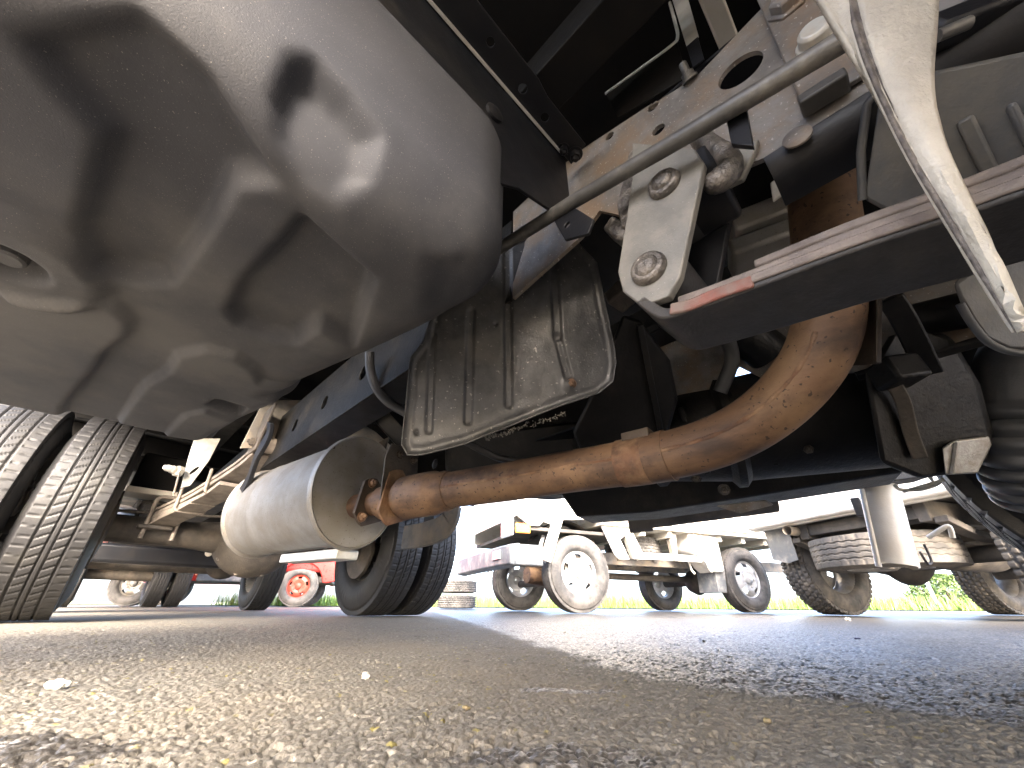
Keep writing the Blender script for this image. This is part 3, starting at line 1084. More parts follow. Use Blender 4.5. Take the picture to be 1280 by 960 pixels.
def ring(i0, i1, r0, r1, name, m, parent, n=40):
    pts = ex_path[i0:i1 + 1]
    k = len(pts)
    return MB().tube(pts, [r0 + (r1 - r0) * j / max(1, k - 1) for j in range(k)], n).obj(name, m, parent, 60)


# joint collar and wide sleeve towards the silencer
ring(41, 44, .0415, .0425, 'joint_collar', 'rust_pipe', ex)
ring(37, 41, .0418, .0418, 'band_clamp', 'rust_dark', ex)
mb = MB()
mb.bar(ex_path[38] + V(-.012, -.006, .037), ex_path[42] + V(-.012, -.006, .038), .034, .016)
mb.obj('clamp_lug', 'muffler_end', ex, 30, .002)
sl = MB()
pth = [ex_path[4] * (1 - t) + ex_path[13] * t for t in np.linspace(0, 1, 12)]
sl.tube(pth, [.0395, .0490, .0500, .0500, .0500, .0500, .0500, .0500, .0490, .0440, .0450, .0410], 40)
slo = sl.obj('coupling_sleeve', 'rust_pipe', ex, 50)
ax_d = (ex_path[12] - ex_path[4]).normalized()
mb = MB()
tri = Vector((0, 0, 1)).cross(ax_d).normalized()
upv = ax_d.cross(tri)


def tri_flange(c, R_, hole):
    pts = []
    for k in range(3):
        base_an = PI / 2 + k * 2 * PI / 3 + .35
        for dd in (-.33, -.17, 0, .17, .33):
            pts.append(c + (tri * math.cos(base_an + dd) + upv * math.sin(base_an + dd)) * R_)
    return MB().plate(pts, ax_d * .008)


fc = ex_path[4] - ax_d * .012
tri_flange(fc, .070, 0).obj('flange', 'rust_dark', ex, 30, .002)
tri_flange(fc - ax_d * .085, .062, 0).obj('flange', 'muffler_end', ex, 30, .002)
for k in range(3):
    an = PI / 2 + k * 2 * PI / 3 + .35
    mb = MB()
    hexbolt(mb, fc - ax_d * .085 + ax_d * .008 + (tri * math.cos(an) + upv * math.sin(an)) * .050, ax_d, .009, .012)
    mb.obj('flange_bolt', 'rust_dark', ex, 35)
MB().tube([fc - ax_d * .16, fc + ax_d * .01], .030, 28).obj('neck_pipe', 'rust_pipe', ex, 60)
# hanger plate above the sleeve
hc = fc + V(0, 0, .07)
mb = MB().plate([hc + tri * x + V(0, 0, y_) for x, y_ in ((-.055, -.10), (-.062, .02), (-.05, .055), (.0, .062), (.05, .055), (.055, .0), (.03, -.02), (-.02, -.05))], ax_d * .004)
mb.obj('pipe_hanger', 'axle_dirt', ex, 30, .001)
for x in (-.02, .03):
    mb = MB()
    hexbolt(mb, hc + tri * x + V(0, 0, .035) + ax_d * .004, ax_d, .008, .010)
    mb.obj('hanger_bolt', 'muffler_end', ex, 35)
# half-round guard beside the upright pipe
gc = [LD(1069, 455, .50), LD(1070, 385, .50), LD(1068, 330, .505)]
mb = MB()
g_ax = (gc[0] - gc[-1]).normalized()
gx = ray(1100, 420)
side = Vector((0, 0, 1)).cross(g_ax)
side = tl(Vector((1, 0, 0)))
side = (side - g_ax * side.dot(g_ax)).normalized()
fw = g_ax.cross(side)
vs, fs, n = [], [], 18
for lay, rr_ in ((0, .026), (1, .0275)):
    for i, c in enumerate((gc[0] + side * .0, gc[1], gc[2])):
        for j in range(n):
            an = -1.9 + 3.2 * j / (n - 1)
            vs.append(c + side * (rr_ * math.cos(an) - .004) + fw * (rr_ * math.sin(an)))
for lay in (0, 1):
    for i in range(2):
        for j in range(n - 1):
            o_ = lay * 3 * n
            fs.append((o_ + i * n + j, o_ + i * n + j + 1, o_ + (i + 1) * n + j + 1, o_ + (i + 1) * n + j))
for j in range(n - 1):
    fs.append((j, j + 1, 3 * n + j + 1, 3 * n + j))
    fs.append((2 * n + j, 2 * n + j + 1, 5 * n + j + 1, 5 * n + j))
for i in range(2):
    for j in (0, n - 1):
        fs.append((i * n + j, (i + 1) * n + j, 3 * n + (i + 1) * n + j, 3 * n + i * n + j))
mb.add(vs, fs)
mb.obj('heat_guard', 'muffler_end', ex, 50)
# pale sheet wrapped round the upright pipe above the spring
up_i = len(ex_path) - 26
ring(up_i, up_i + 3, .0425, .0425, 'pipe_collar', 'rust_dark', ex)

# ---- silencer
mu_f, mu_r = LD(449, 612, 1.00), LD(330, 641, 1.31)
mx = (mu_f - mu_r).normalized()
ML = (mu_f - mu_r).length
prof = [(.122, .008), (.132, .0), (.142, .002), (.143, .012), (.135, .018), (.134, ML * .3), (.1355, ML * .31), (.134, ML * .33), (.134, ML - .026), (.1365, ML - .022), (.1445, ML - .018), (.1445, ML - .004), (.141, ML), (.137, ML - .004)]
mu = part(MB().lathe(prof, mu_r, mx, 72, 0.86, 1.0), 'silencer', 'muffler_steel', None, 40, 0, 'oval bare steel silencer with brown end cap')
# pressed end cap
nr, na = 26, 72
q = np.linspace(0.002, .139, nr)
an = np.linspace(0, 2 * PI, na, endpoint=False)
A_, Q_ = np.meshgrid(an, q, indexing='ij')
hgt = -0.016 * (1 - sstep(Q_, .118, .139)) - .006
cx_, cy_ = Q_ * np.cos(A_), Q_ * np.sin(A_)
hgt += .006 * np.exp(-((cy_ - .075 + .25 * cx_ + .02 * np.sin(cx_ * 50)) / .008) ** 2) + .005 * np.exp(-((cy_ - .045 + .3 * cx_) / .009) ** 2) * (np.abs(cx_) < .08)
hgt += .012 * np.exp(-((np.hypot(cx_ - .015, cy_ + .02)) / .055) ** 4)
xv = Vector((0, 0, 1)).cross(mx).normalized()
yv = mx.cross(xv)
co = np.array(mu_f)[None, None, :] + hgt[..., None] * np.array(mx) + (cx_ * .86)[..., None] * np.array(xv) + cy_[..., None] * np.array(yv)
me = grid_mesh('end_cap', co, na, nr, 'muffler_end', wrap_u=True)
oc = bpy.data.objects.new('end_cap', me)
C.objects.link(oc)
oc.parent = mu
# shelf strip under the silencer and inlet neck
MB().bar(mu_r + mx * ML * .42 + V(.02, 0, -.152), mu_f + V(.02, 0, -.152) - mx * .03, .06, .022).obj('shelf_strip', 'galv', mu, 30, .003)
neck_a = mu_f + xv * .0 + mx * -.02
MB().tube([LD(447, 634, 1.03), fc - ax_d * .09], .034, 28).obj('inlet_neck', 'muffler_end', mu, 60)

# ---- ribbed heat shield beside the tank
n_s = tl(ray(620, 440))
n_s = Vector((n_s.x, n_s.y, n_s.z * .45)).normalized()
P_s = LD(620, 450, .62)


def shield():
    out = [(560, 330), (672, 290), (690, 290), (722, 305), (745, 330), (756, 385), (766, 432), (769, 455), (765, 478), (748, 492), (700, 508), (640, 532), (580, 556), (528, 569), (510, 569), (503, 556), (510, 480), (514, 448), (530, 428)]
    P = [Lp(x, y, P_s, n_s) for x, y in out]
    # local 2D frame
    u = Vector((0, 0, 1)).cross(n_s).normalized()
    v = n_s.cross(u)
    P2 = [((p - P_s).dot(u), (p - P_s).dot(v)) for p in P]
    us, vs_ = [p[0] for p in P2], [p[1] for p in P2]
    nu, nv = 190, 150
    gu, gv = np.linspace(min(us) - .005, max(us) + .005, nu), np.linspace(min(vs_) - .005, max(vs_) + .005, nv)
    U, Vv = np.meshgrid(gu, gv, indexing='ij')
    sd = poly_sd(U, Vv, P2)
    h = np.zeros_like(U)

    def rib(p0, p1, w, d):
        a_ = Lp(*p0, P_s, n_s)
        b_ = Lp(*p1, P_s, n_s)
        a2 = ((a_ - P_s).dot(u), (a_ - P_s).dot(v))
        b2 = ((b_ - P_s).dot(u), (b_ - P_s).dot(v))
        ex_, ey_ = b2[0] - a2[0], b2[1] - a2[1]
        t = np.clip(((U - a2[0]) * ex_ + (Vv - a2[1]) * ey_) / (ex_ ** 2 + ey_ ** 2), 0, 1)
        dd = np.hypot(U - a2[0] - t * ex_, Vv - a2[1] - t * ey_)
        return d * (1 - sstep(dd, w * .45, w))
    h += rib((541, 420), (536, 538), .008, .006) + rib((589, 390), (585, 526), .009, .006)
    h += rib((634, 300), (636, 505), .009, .007) + rib((690, 295), (697, 420), .010, .007) + rib((697, 420), (710, 470), .009, .006)
    h *= .62
    h += .002 * np.exp(-((sd + .010) / .004) ** 2)                    # bead round the rim
    h -= .006 * sstep(sd, -.005, .001)                                 # turned edge
    h += (vnoise(U / .07 + 3, Vv / .07 + 7, 6) - .5) * .0035 + (vnoise(U / .015, Vv / .015, 9) - .5) * .0012
    for px, py, rr_ in ((712, 481, .009), (520, 541, .004), (620, 405, .003)):
        c_ = Lp(px, py, P_s, n_s)
        d_ = np.hypot(U - (c_ - P_s).dot(u), Vv - (c_ - P_s).dot(v))
        h += .006 * np.exp(-(d_ / rr_) ** 2) * (1 if rr_ < .006 else -1.3)
    co = np.array(P_s)[None, None] + U[..., None] * np.array(u) + Vv[..., None] * np.array(v) + h[..., None] * np.array(n_s)
    keep = sd < .001
    idx = -np.ones(U.shape, int)
    verts, faces = [], []
    # snap rim vertices onto the outline
    gxs = np.gradient(sd, gu, axis=0)
    gys = np.gradient(sd, gv, axis=1)
    step = (gu[1] - gu[0]) * 1.3
    rim_m = (sd > -step * .0) & (sd < step * 1.2)
    for i in range(nu - 1):
        for j in range(nv - 1):
            if min(sd[i, j], sd[i + 1, j], sd[i, j + 1], sd[i + 1, j + 1]) < 0:
                f = []
                for (a_, b_) in ((i, j), (i + 1, j), (i + 1, j + 1), (i, j + 1)):
                    if idx[a_, b_] < 0:
                        idx[a_, b_] = len(verts)
                        p = co[a_, b_].copy()
                        if sd[a_, b_] > 0:
                            p = p - sd[a_, b_] * (gxs[a_, b_] * np.array(u) + gys[a_, b_] * np.array(v))
                        verts.append(p)
                    f.append(idx[a_, b_])
                faces.append(f)
    mb = MB()
    mb.add(verts, faces)
    o = part(mb, 'heat_shield', 'shield_metal', None, 60, 0, 'ribbed dull metal heat shield plate with torn bolt hole')
    s = o.modifiers.new('thick', 'SOLIDIFY')
    s.thickness = .0016
    s.offset = 0
    mb = MB()
    c_ = Lp(714, 480, P_s, n_s)
    hexbolt(mb, c_ + n_s * -.002, -n_s, .006, .008)
    mb.obj('shield_bolt', 'rust_dark', o, 35)
    # frayed matting under the lower edge
    mb = MB()
    for k in range(130):
        t = .35 + .62 * random.random()
        x, y = 545 + t * 170, 566 - t * 52
        p = Lp(x, y + random.uniform(-3, 3), P_s, n_s) + n_s * random.uniform(.002, .012)
        q_ = p + Vector((random.uniform(-1, 1), random.uniform(-1, 1), random.uniform(-1, .4))) * .004
        mb.tube([p, (p + q_) / 2 + Vector((0, 0, random.uniform(-.002, .002))), q_], .0007, 4)
    f = mb.obj('frayed_matting', 'rod_paint', o, 60, fix=False)
    f['kind'] = 'stuff'
    return o


shield()

# ---- gearbox and dark machinery behind the exhaust
g0, g1 = LD(735, 566, 1.12), LD(1215, 488, .80)
gx_ = (g1 - g0).normalized()
GL = (g1 - g0).length
gb = MB().lathe([(.05, -.03), (.095, 0), (.10, GL * .2), (.118, GL * .215), (.118, GL * .235), (.108, GL * .25), (.125, GL * .42), (.142, GL * .435), (.142, GL * .455), (.128, GL * .47), (.135, GL * .85), (.15, GL * .86), (.15, GL * .89), (.11, GL * .95), (.05, GL)], g0, gx_, 40)
gb = part(gb, 'gearbox', 'gear_black', None, 35, 0, 'black gearbox casing with flanges and bolted ribs')
MB().plate([LD(697, 612, 1.10), LD(720, 646, 1.12), LD(812, 640, 1.08), LD(930, 622, 1.0), LD(1130, 590, .88), LD(1130, 570, .88), LD(800, 600, 1.08)], V(.12, .03, 0)).obj('oil_pan', 'gear_black', gb, 30, .006)
for t in (.22, .30, .38, .55, .66, .77):
    MB().bar(g0 + gx_ * GL * t + V(-.05, 0, -.115), g0 + gx_ * GL * t + V(-.13, 0, .03), .012, .02).obj('casing_rib', 'gear_black', gb, 30, .003)
for px, py, D in ((905, 612, .93), (870, 596, .95), (1122, 566, .76), (1095, 480, .74), (1010, 560, .82)):
    mb = MB()
    hexbolt(mb, LD(px, py, D), tl(-ray(px, py)) + V(0, 0, -.4), .010, .014)
    mb.obj('casing_bolt', 'axle_dirt', gb, 35)
MB().plate([LD(895, 633, .95), LD(925, 642, .95), LD(965, 632, .93), LD(955, 626, .93)], V(.02, 0, .006)).obj('pan_tab', 'rail_steel', gb, 30, .001)
MB().plate([LD(556, 545, 1.25), LD(760, 520, 1.15), LD(760, 612, 1.15), LD(690, 618, 1.18), LD(600, 612, 1.22), LD(556, 600, 1.25)], V(.06, .06, 0)).obj('sky_gap_block', 'gear_black', gb, 30, .012)  # added dark plate, blocks the sky showing between shield and pipe
# transfer housing at the right
hsg = [(1080, 470), (1110, 420), (1150, 405), (1190, 420), (1226, 480), (1242, 540), (1236, 575), (1200, 592), (1150, 600), (1100, 580)]
MB().plate([LD(x, y, .66) for x, y in hsg], tl(ray(1160, 500)) * .12).obj('housing', 'gear_black', gb, 30, .010)
MB().plate([LD(1178, 560, .648), LD(1192, 551, .648), LD(1236, 545, .648), LD(1240, 556, .648), (LD(1222, 592, .648)), LD(1182, 594, .648)], tl(ray(1160, 500)) * .012).obj('cast_cover', 'alu_cast', gb, 30, .003)
MB().bar(LD(1190, 592, .645), LD(1196, 553, .645), .004, .004).obj('cover_rib', 'alu_cast', gb, 30)
MB().sweep(spline([LD(1112, 372, .62), LD(1130, 400, .62), LD(1150, 440, .63), LD(1162, 466, .64)], 4), [(-.016, -.008), (.016, -.008), (.016, .008), (-.016, .008)], up=tuple(tl(ray(1130, 420)))).obj('mount_arm', 'gear_black', gb, 30, .003)
MB().sweep(spline([LD(1110, 470, .64), LD(1128, 500, .645), LD(1138, 540, .65), LD(1150, 572, .65)], 4), [(-.010, -.006), (.010, -.006), (.010, .006), (-.010, .006)], up=tuple(tl(ray(1130, 520)))).obj('support_arm', 'axle_dirt', gb, 30, .002)
MB().bar(LD(1100, 468, .64), LD(1142, 462, .64), .05, .045).obj('mount_block', 'gear_black', gb, 30, .006)
MB().tube(spline([LD(1125, 405, .70), LD(1170, 395, .66), LD(1215, 385, .62), LD(1270, 370, .6)], 5), .030, 20).obj('cross_tube', 'gear_black', gb, 60)
# wire clip below the casing
MB().tube(spline([LD(1118, 606, .84), LD(1126, 612, .83), LD(1150, 612, .82), LD(1170, 606, .81), LD(1178, 598, .80)], 5), .0035, 8).obj('wire_clip', 'galv', gb, 60)
MB().bar(LD(1128, 615, .84), LD(1180, 600, .80), .006, .006).obj('wire_clip', 'galv', gb, 60)
# bell housing and brackets seen past the heat shield
bh = MB().plate([LD(745, 480, .80), LD(778, 392, .78), LD(800, 400, .78), LD(838, 450, .80), LD(848, 500, .82), LD(835, 545, .84), LD(800, 560, .84), LD(730, 575, .86), LD(715, 540, .84)], tl(ray(790, 480)) * .10)
bh = part(bh, 'bell_housing', 'gear_black', None, 30, .008)
MB().bar(LD(800, 405, .775), LD(826, 540, .83), .012, .02).obj('casing_rib', 'gear_black', bh, 30, .003)
MB().bar(LD(766, 380, .80), LD(800, 350, .76), .05, .035).obj('engine_foot', 'axle_dirt', bh, 30, .005)
MB().tube([LD(905, 400, .85), LD(960, 440, .85)], .045, 24).obj('starter_body', 'gear_black', bh, 50)
MB().tube(spline([LD(850, 420, .78), LD(880, 408, .78), LD(905, 420, .78), LD(915, 450, .79), LD(900, 490, .80)], 5), .014, 12).obj('hose', 'hose_rubber', bh, 60)
# engine block plates visible above the spring: pale castings
eb = MB().bar(LD(915, 300, .80), LD(990, 272, .76), .10, .05)
eb = part(eb, 'engine_block', 'muffler_steel', None, 30, .006)
MB().bar(LD(912, 326, .78), LD(992, 298, .74), .08, .04).obj('block_ledge', 'muffler_steel', eb, 30, .008)
MB().box(LD(1010, 330, 1.0), (.25, .3, .25)).obj('block_body', 'gear_black', eb, 30, .01)
MB().plate([LD(962, 228, .72), LD(980, 216, .72), LD(984, 238, .72), LD(966, 252, .72)], V(.01, 0, .004)).obj('bracket_ear', 'galv', eb, 30, .003)
# propeller shaft behind the gearbox
ps = MB().tube([LD(790, 646, 1.55), LD(966, 622, 1.42)], .052, 28)
ps = part(ps, 'propeller_shaft', 'under_brown', None, 50)
MB().tube([LD(784, 647, 1.56), LD(812, 644, 1.54)], .060, 28).obj('shaft_collar', 'under_brown', ps, 50)

# ---- mudguard flap at the near wheel: a stiff pale rubber sheet, folded down its length
fl_edge = [(1063, -12, 0.2520), (1072, 30, 0.2453), (1088, 80, 0.2377), (1112, 135, 0.2285), (1145, 200, 0.2167), (1188, 272, 0.2041), (1230, 340, 0.1932), (1262, 390, 0.1848), (1277, 414, 0.1806)]
fl_right = [(1170, -12, 0.2394), (1167, 45, 0.2335), (1163, 95, 0.2268), (1166, 140, 0.2201), (1180, 190, 0.2117), (1212, 262, 0.1999), (1245, 330, 0.1898), (1268, 385, 0.1823), (1281, 412, 0.1793)]
fl_left = [(1016, -12, 0.2604), (1040, 30, 0.2537), (1070, 78, 0.2453), (1102, 130, 0.2352), (1138, 196, 0.2234), (1180, 268, 0.2100), (1222, 336, 0.1982), (1256, 390, 0.1882), (1272, 413, 0.1819)]


def strip(name, A_, B_, parent, m, n=10, thick=.004, lift=0.0, rough=0.0):
    Pa, Pb = spline([LD(*p) for p in A_], 5), spline([LD(*p) for p in B_], 5)
    vs, fs = [], []
    for i, (p, q_) in enumerate(zip(Pa, Pb)):
        for j in range(n):
            t = j / (n - 1)
            r_ = p.lerp(q_, t)
            d_ = (r_ - CAMP).normalized()
            r_ = r_ + d_ * (lift * math.sin(PI * t) + random.uniform(-rough, rough))
            vs.append(r_)
    for i in range(len(Pa) - 1):
        for j in range(n - 1):
            fs.append((i * n + j, i * n + j + 1, (i + 1) * n + j + 1, (i + 1) * n + j))
    mb = MB()
    mb.add(vs, fs)
    o = mb.obj(name, m, parent, 60, 0, None, OFF if parent is truck else None)
    s = o.modifiers.new('thick', 'SOLIDIFY')
    s.thickness = thick
    s.offset = 0
    return o


def shift(L_, dx, dD=0.0): return [(x + dx, y, D + dD) for x, y, D in L_]


flap = strip('mud_flap', shift(fl_edge, 5), fl_right, truck, 'rubber_flap', 12, .005, -.004, .0006)
flap['label'] = 'pale dusty rubber mud flap hanging to a point'
strip('flap_fold', fl_left, shift(fl_edge, -4), flap, 'rubber_flap', 8, .004, .003, .0003)
strip('flap_dark_strip', shift(fl_edge, -5, -.0012), shift(fl_edge, 6, -.0012), flap, 'flap_dark_strip', 6, .002, .002, .0006)  # dark strip laid over the fold line, standing in for the gap

# ---- ribbed wheel-arch liner and a rounded reservoir behind the flap
Lw = MB()
n_l = tl(ray(1200, 150))
P_l = LD(1200, 200, .315)


def liner():
    out = [(1080, 250), (1100, 115), (1160, 90), (1300, 60), (1300, 260), (1180, 275), (1120, 272)]
    P = [Lp(x, y, P_l, n_l) for x, y in out]
    mb = MB().plate(P, n_l * .004)
    o = part(mb, 'arch_liner', 'liner', None, 30, .003)
    for x0, y0, x1, y1, w in ((1150, 165, 1196, 262, .007), (1205, 148, 1252, 246, .010), (1262, 130, 1310, 226, .006)):
        MB().bar(Lp(x0, y0, P_l, n_l) - n_l * .003, Lp(x1, y1, P_l, n_l) - n_l * .002, w, .005, up=tuple(n_l)).obj('liner_rib', 'liner', o, 30, .003)
    MB().tube([Lp(1078, 250, P_l, n_l), Lp(1076, 190, P_l, n_l), Lp(1084, 130, P_l, n_l), Lp(1100, 112, P_l, n_l)], .0035, 10).obj('liner_lip', 'liner', o, 60)
    MB().bar(LD(1160, 45, .31), LD(1300, -10, .29), .022, .022).obj('inner_brace', 'black_paint', o, 30, .004)
    MB().tube([LD(1172, 45, .29), LD(1212, 28, .285)], .0045, 12).obj('pale_pipe', 'rod_paint', o, 60)
    MB().bar(LD(1085, 120, .35), LD(1300, 20, .33), .06, .02).obj('arch_top', 'deep_black', o, 30, .004)


liner()
rs = [(1190, 352), (1215, 335), (1310, 310), (1310, 442), (1262, 440), (1232, 426), (1214, 402), (1200, 378)]
rv = part(MB().plate([LD(x, y, .40) for x, y in rs], tl(ray(1240, 380)) * .05), 'reservoir', 'liner', None, 30, .012)
MB().tube(spline([LD(1200, 380, .395), LD(1216, 406, .395), LD(1236, 428, .395), (LD(1265, 440, .395)), LD(1310, 442, .395)], 4), .0035, 10).obj('reservoir_seam', 'liner', rv, 60)

# ---- ribbed intake hose at the far front
hp = spline([LD(1310, 400, .72), LD(1275, 450, .70), LD(1270, 505, .69), LD(1276, 550, .68), LD(1288, 588, .68), LD(1306, 618, .68)], 16)
hr = []
for i in range(len(hp)):
    t = i / (len(hp) - 1)
    w = 1 if t > .42 else 0
    hr.append(.054 + w * .011 * (abs(math.sin(i * .55)) ** .6))
part(MB().tube(hp, hr, 32), 'intake_hose', 'bellows', None, 60)

# ---- cream channel cover hanging at the far side, with a hook
cv0, cv1 = LD(1106, 604, 1.36), LD(1132, 708, 1.24)
cvx = (cv1 - cv0).normalized()
sd_ = tl(Vector((1, 0, 0)))
sd_ = (sd_ - cvx * sd_.dot(cvx)).normalized()
fw_ = cvx.cross(sd_)
if fw_.dot(CAMP - cv0) < 0:
    fw_ = -fw_
n = 16
prof = []
for j in range(n):
    an = -1.15 + 2.3 * j / (n - 1)
    prof.append((.070 * math.sin(an), .070 * (math.cos(an) - .75)))
inner = [(x * .965, y * .94 - .003) for x, y in reversed(prof)]
full = prof + inner
vs, fs = [], []
K_ = len(full)
L_ = (cv1 - cv0).length
for i in range(6):
    for x, y in full:
        vs.append(cv0 + cvx * (L_ * i / 5 + (.03 * (x + .09) if i == 5 else 0) * -1) + sd_ * x + fw_ * y)
for i in range(5):
    for j in range(K_):
        j2 = (j + 1) % K_
        fs.append((i * K_ + j, i * K_ + j2, (i + 1) * K_ + j2, (i + 1) * K_ + j))
fs += [tuple(range(K_)), tuple(5 * K_ + j for j in range(K_))]
cov = part(MB().add(vs, fs), 'channel_cover', 'cream_cover', None, 35, .001, 'cream curved channel cover hanging from the far side')
lipx = sd_ * -.064 + fw_ * -.025
MB().tube([cv0 + lipx, cv1 + lipx + cvx * .012], .0085, 12).obj('rolled_lip', 'cream_cover', cov, 60)
MB().tube(spline([LD(1160, 672, 1.30), LD(1174, 663, 1.28), LD(1184, 658, 1.27), LD(1188, 661, 1.265), LD(1191, 672, 1.26)], 5), .007, 12).obj('hook', 'cream_cover', cov, 60)
MB().tube(spline([LD(1150, 690, 1.27), LD(1160, 705, 1.27), LD(1164, 700, 1.28), LD(1155, 680, 1.30)], 4), .004, 8).obj('wire_loop', 'axle_dirt', cov, 60)
MB().box(LD(1073, 634, 1.5), (.03, .03, .07)).obj('hinge_block', 'under_brown', cov, 30, .004)
MB().bar(LD(1082, 612, 1.42), LD(1083, 645, 1.42), .012, .012).obj('hinge_pin', 'rail_steel', cov, 30, .002)
MB().bar(LD(1080, 600, 1.36), LD(1150, 590, 1.36), .10, .05).obj('cover_mount', 'gear_black', cov, 30, .004)

# ---- rear axle with differential
zax = .34
ra = MB().tube([(-.30, 2.42, zax), (.28, 2.42, zax), (.40, 2.42, zax), (.75, 2.42, zax), (.87, 2.42, zax), (1.44, 2.42, zax)], [.055, .055, .07, .07, .055, .055], 28)
ra = part(ra, 'rear_axle', 'axle_dirt', None, 50)
pr = [(.03, -.16), (.10, -.15), (.15, -.10), (.172, -.03), (.178, .0), (.172, .03), (.155, .08), (.12, .12), (.05, .135), (0, .137)]
MB().lathe(pr, (.58, 2.42, zax), (0, -1, 0), 36, 1.08, .95).obj('differential', 'axle_dirt', ra, 40)
MB().tube([(.58, 2.30, zax + .01), (.58, 2.12, zax + .02), (.58, 2.06, zax + .02)], [.075, .05, .065], 24).obj('pinion_nose', 'axle_dirt', ra, 40)
for k in range(10):
    an = 2 * PI * k / 10
    mb = MB()
    mb.lathe([(.010, 0), (.010, .012)], (.58 + .18 * math.cos(an), 2.395, zax + .16 * math.sin(an)), (0, -1, 0), 6)
    mb.obj('cover_bolt', 'axle_dirt', ra, 30)
MB().tube(spline([(.0, 2.36, .40), (.2, 2.34, .41), (.42, 2.33, .43), (.50, 2.36, .5)], 5), .006, 8).obj('brake_pipe', 'axle_dirt', ra, 60)
for a in (-.02, 1.16):
    MB().lathe([(.13, 0), (.15, .01), (.15, .03), (.06, .04)], (a, 2.42, zax), (1 if a < .5 else -1, 0, 0), 36).obj('brake_backplate', 'axle_dirt', ra, 40)

# ---- rear leaf springs
for a0, sg in ((.115, 1), (.925, -1)):
    zb_ = .415
    SW = .085

    def sx(l): return sg * .15 * (2.42 - l) / .7

    def path(pts): return [(sx(l), l, z) for l, z in pts]
    s = leaf('leaf_spring', path([(1.62, .545), (1.70, .510), (1.85, .474), (2.1, zb_ + .012), (2.42, zb_ - .012), (2.8, .45), (3.2, .52)]), SW, .016, 'rear_spring', truck, a0)
    for k, (la, lb) in enumerate(((1.80, 3.05), (2.0, 2.85), (2.14, 2.70))):
        dz = -.018 * (k + 1)
        leaf('leaf', path([(la, zb_ + .004 + dz + (.058 if k == 0 else .030)), (la + .15, zb_ + dz + (.026 if k == 0 else .010)), (2.42, zb_ - .012 + dz), (lb - .12, zb_ + dz), (lb, zb_ + .01 + dz)]), SW, .016, 'rear_spring', s, a0)
    leaf('leaf', path([(1.66, .553), (1.74, .521), (1.9, .484), (2.1, .447), (2.42, .421), (2.8, .468), (3.1, .53)]), SW, .013, 'rear_spring', s, a0)
    for l in (2.335, 2.505):
        x0 = a0 + sx(l)
        MB().tube(spline([(x0 - .010, l, .30), (x0 - .010, l, .42), (x0 - .008, l, .460), (x0 + .012, l, .474), (x0 + SW - .012, l, .474), (x0 + SW + .008, l, .460), (x0 + SW + .010, l, .42), (x0 + SW + .010, l, .30)], 5), .0085, 12).obj('u_bolt', 'rear_spring', s, 60)
    for l, zc in ((1.88, .440), (2.10, .395)):
        x0 = a0 + sx(l)
        mb = MB()
        mb.tube(spline([(x0 - .009, l + .02, zc + .085), (x0 - .009, l, zc + .02), (x0 - .007, l, zc + .002), (x0 + .006, l, zc - .006), (x0 + SW - .006, l, zc - .006), (x0 + SW + .007, l, zc + .002), (x0 + SW + .009, l, zc + .085)], 5), .0065, 10)
        mb.obj('spring_clip', 'rear_spring', s, 60)
    MB().box((a0 + .0425, 2.42, .346), (.12, .22, .016)).obj('spring_seat', 'axle_dirt', s, 30, .004)
    ha = a0 + sx(1.60)
    MB().lathe([(.030, -.002), (.030, SW + .002), (.015, SW + .002), (.015, -.002)], (ha, 1.60, .575), (1, 0, 0), 24).obj('spring_eye', 'rear_spring', s, 40)
    # hanger from the rail to the eye
    hb = MB().plate([V(ha - .012, 1.56, .54), V(ha - .012, 1.66, .54), V(ha - .012, 1.78, .70), V(ha - .012, 1.50, .70)], V(.008, 0, 0))
    hb = part(hb, 'spring_hanger', 'axle_dirt', None, 30, .002)
    MB().plate([V(ha + SW + .006, 1.56, .54), V(ha + SW + .006, 1.66, .54), V(ha + SW + .006, 1.78, .70), V(ha + SW + .006, 1.50, .70)], V(.008, 0, 0)).obj('hanger_plate', 'axle_dirt', hb, 30, .002)
    mb = MB()
    hexbolt(mb, (ha - .012, 1.60, .575), (-1, 0, 0), .014, .018)
    mb.obj('hanger_bolt', 'axle_dirt', hb, 35)

# galvanised load-sensing bracket above the near spring
gp = [(243, 548), (276, 548), (262, 575), (238, 607), (226, 610), (231, 590), (236, 570)]
gvb = part(MB().plate([Ll(x, y, 2.12) for x, y in gp], V(0, .006, 0), [circ(Ll(243, 588, 2.12), Vector((.5, 0, .86)), Vector((.86, 0, -.5)), .006, 12, ru=.022)]), 'load_bracket', 'galv', None, 30, .0015)
mb = MB()
mb.lathe([(.022, 0), (.022, .02), (.016, .024), (.016, .04)], Ll(226, 590, 2.10), V(-.8, -.5, 0), 6)
mb.lathe([(.013, .03), (.013, .06), (.008, .07)], Ll(226, 590, 2.10), V(-.8, -.5, 0), 14)
mb.obj('lever_nut', 'galv', gvb, 35)
MB().tube([Ll(224, 592, 2.08), Ll(217, 618, 2.10)], .004, 8).obj('lever_rod', 'rail_steel', gvb, 60)
# bump stop box over the axle and dark brackets round it
bs = part(MB().box((.10, 2.52, .60), (.17, .12, .17)), 'bump_stop', 'deep_black', None, 30, .01)
MB().box((.10, 2.47, .50), (.18, .16, .025)).obj('bump_plate', 'cream_cover', bs, 30, .004)
hk = MB().sweep(spline([LD(338, 528, 1.2), LD(336, 545, 1.2), LD(322, 570, 1.21), LD(312, 598, 1.22), LD(300, 620, 1.23)], 5), [(-.028, -.006), (.028, -.006), (.028, .006), (-.028, .006)], up=(1, 0, 0))
part(hk, 'tank_strap', 'black_paint', None, 40, .002)
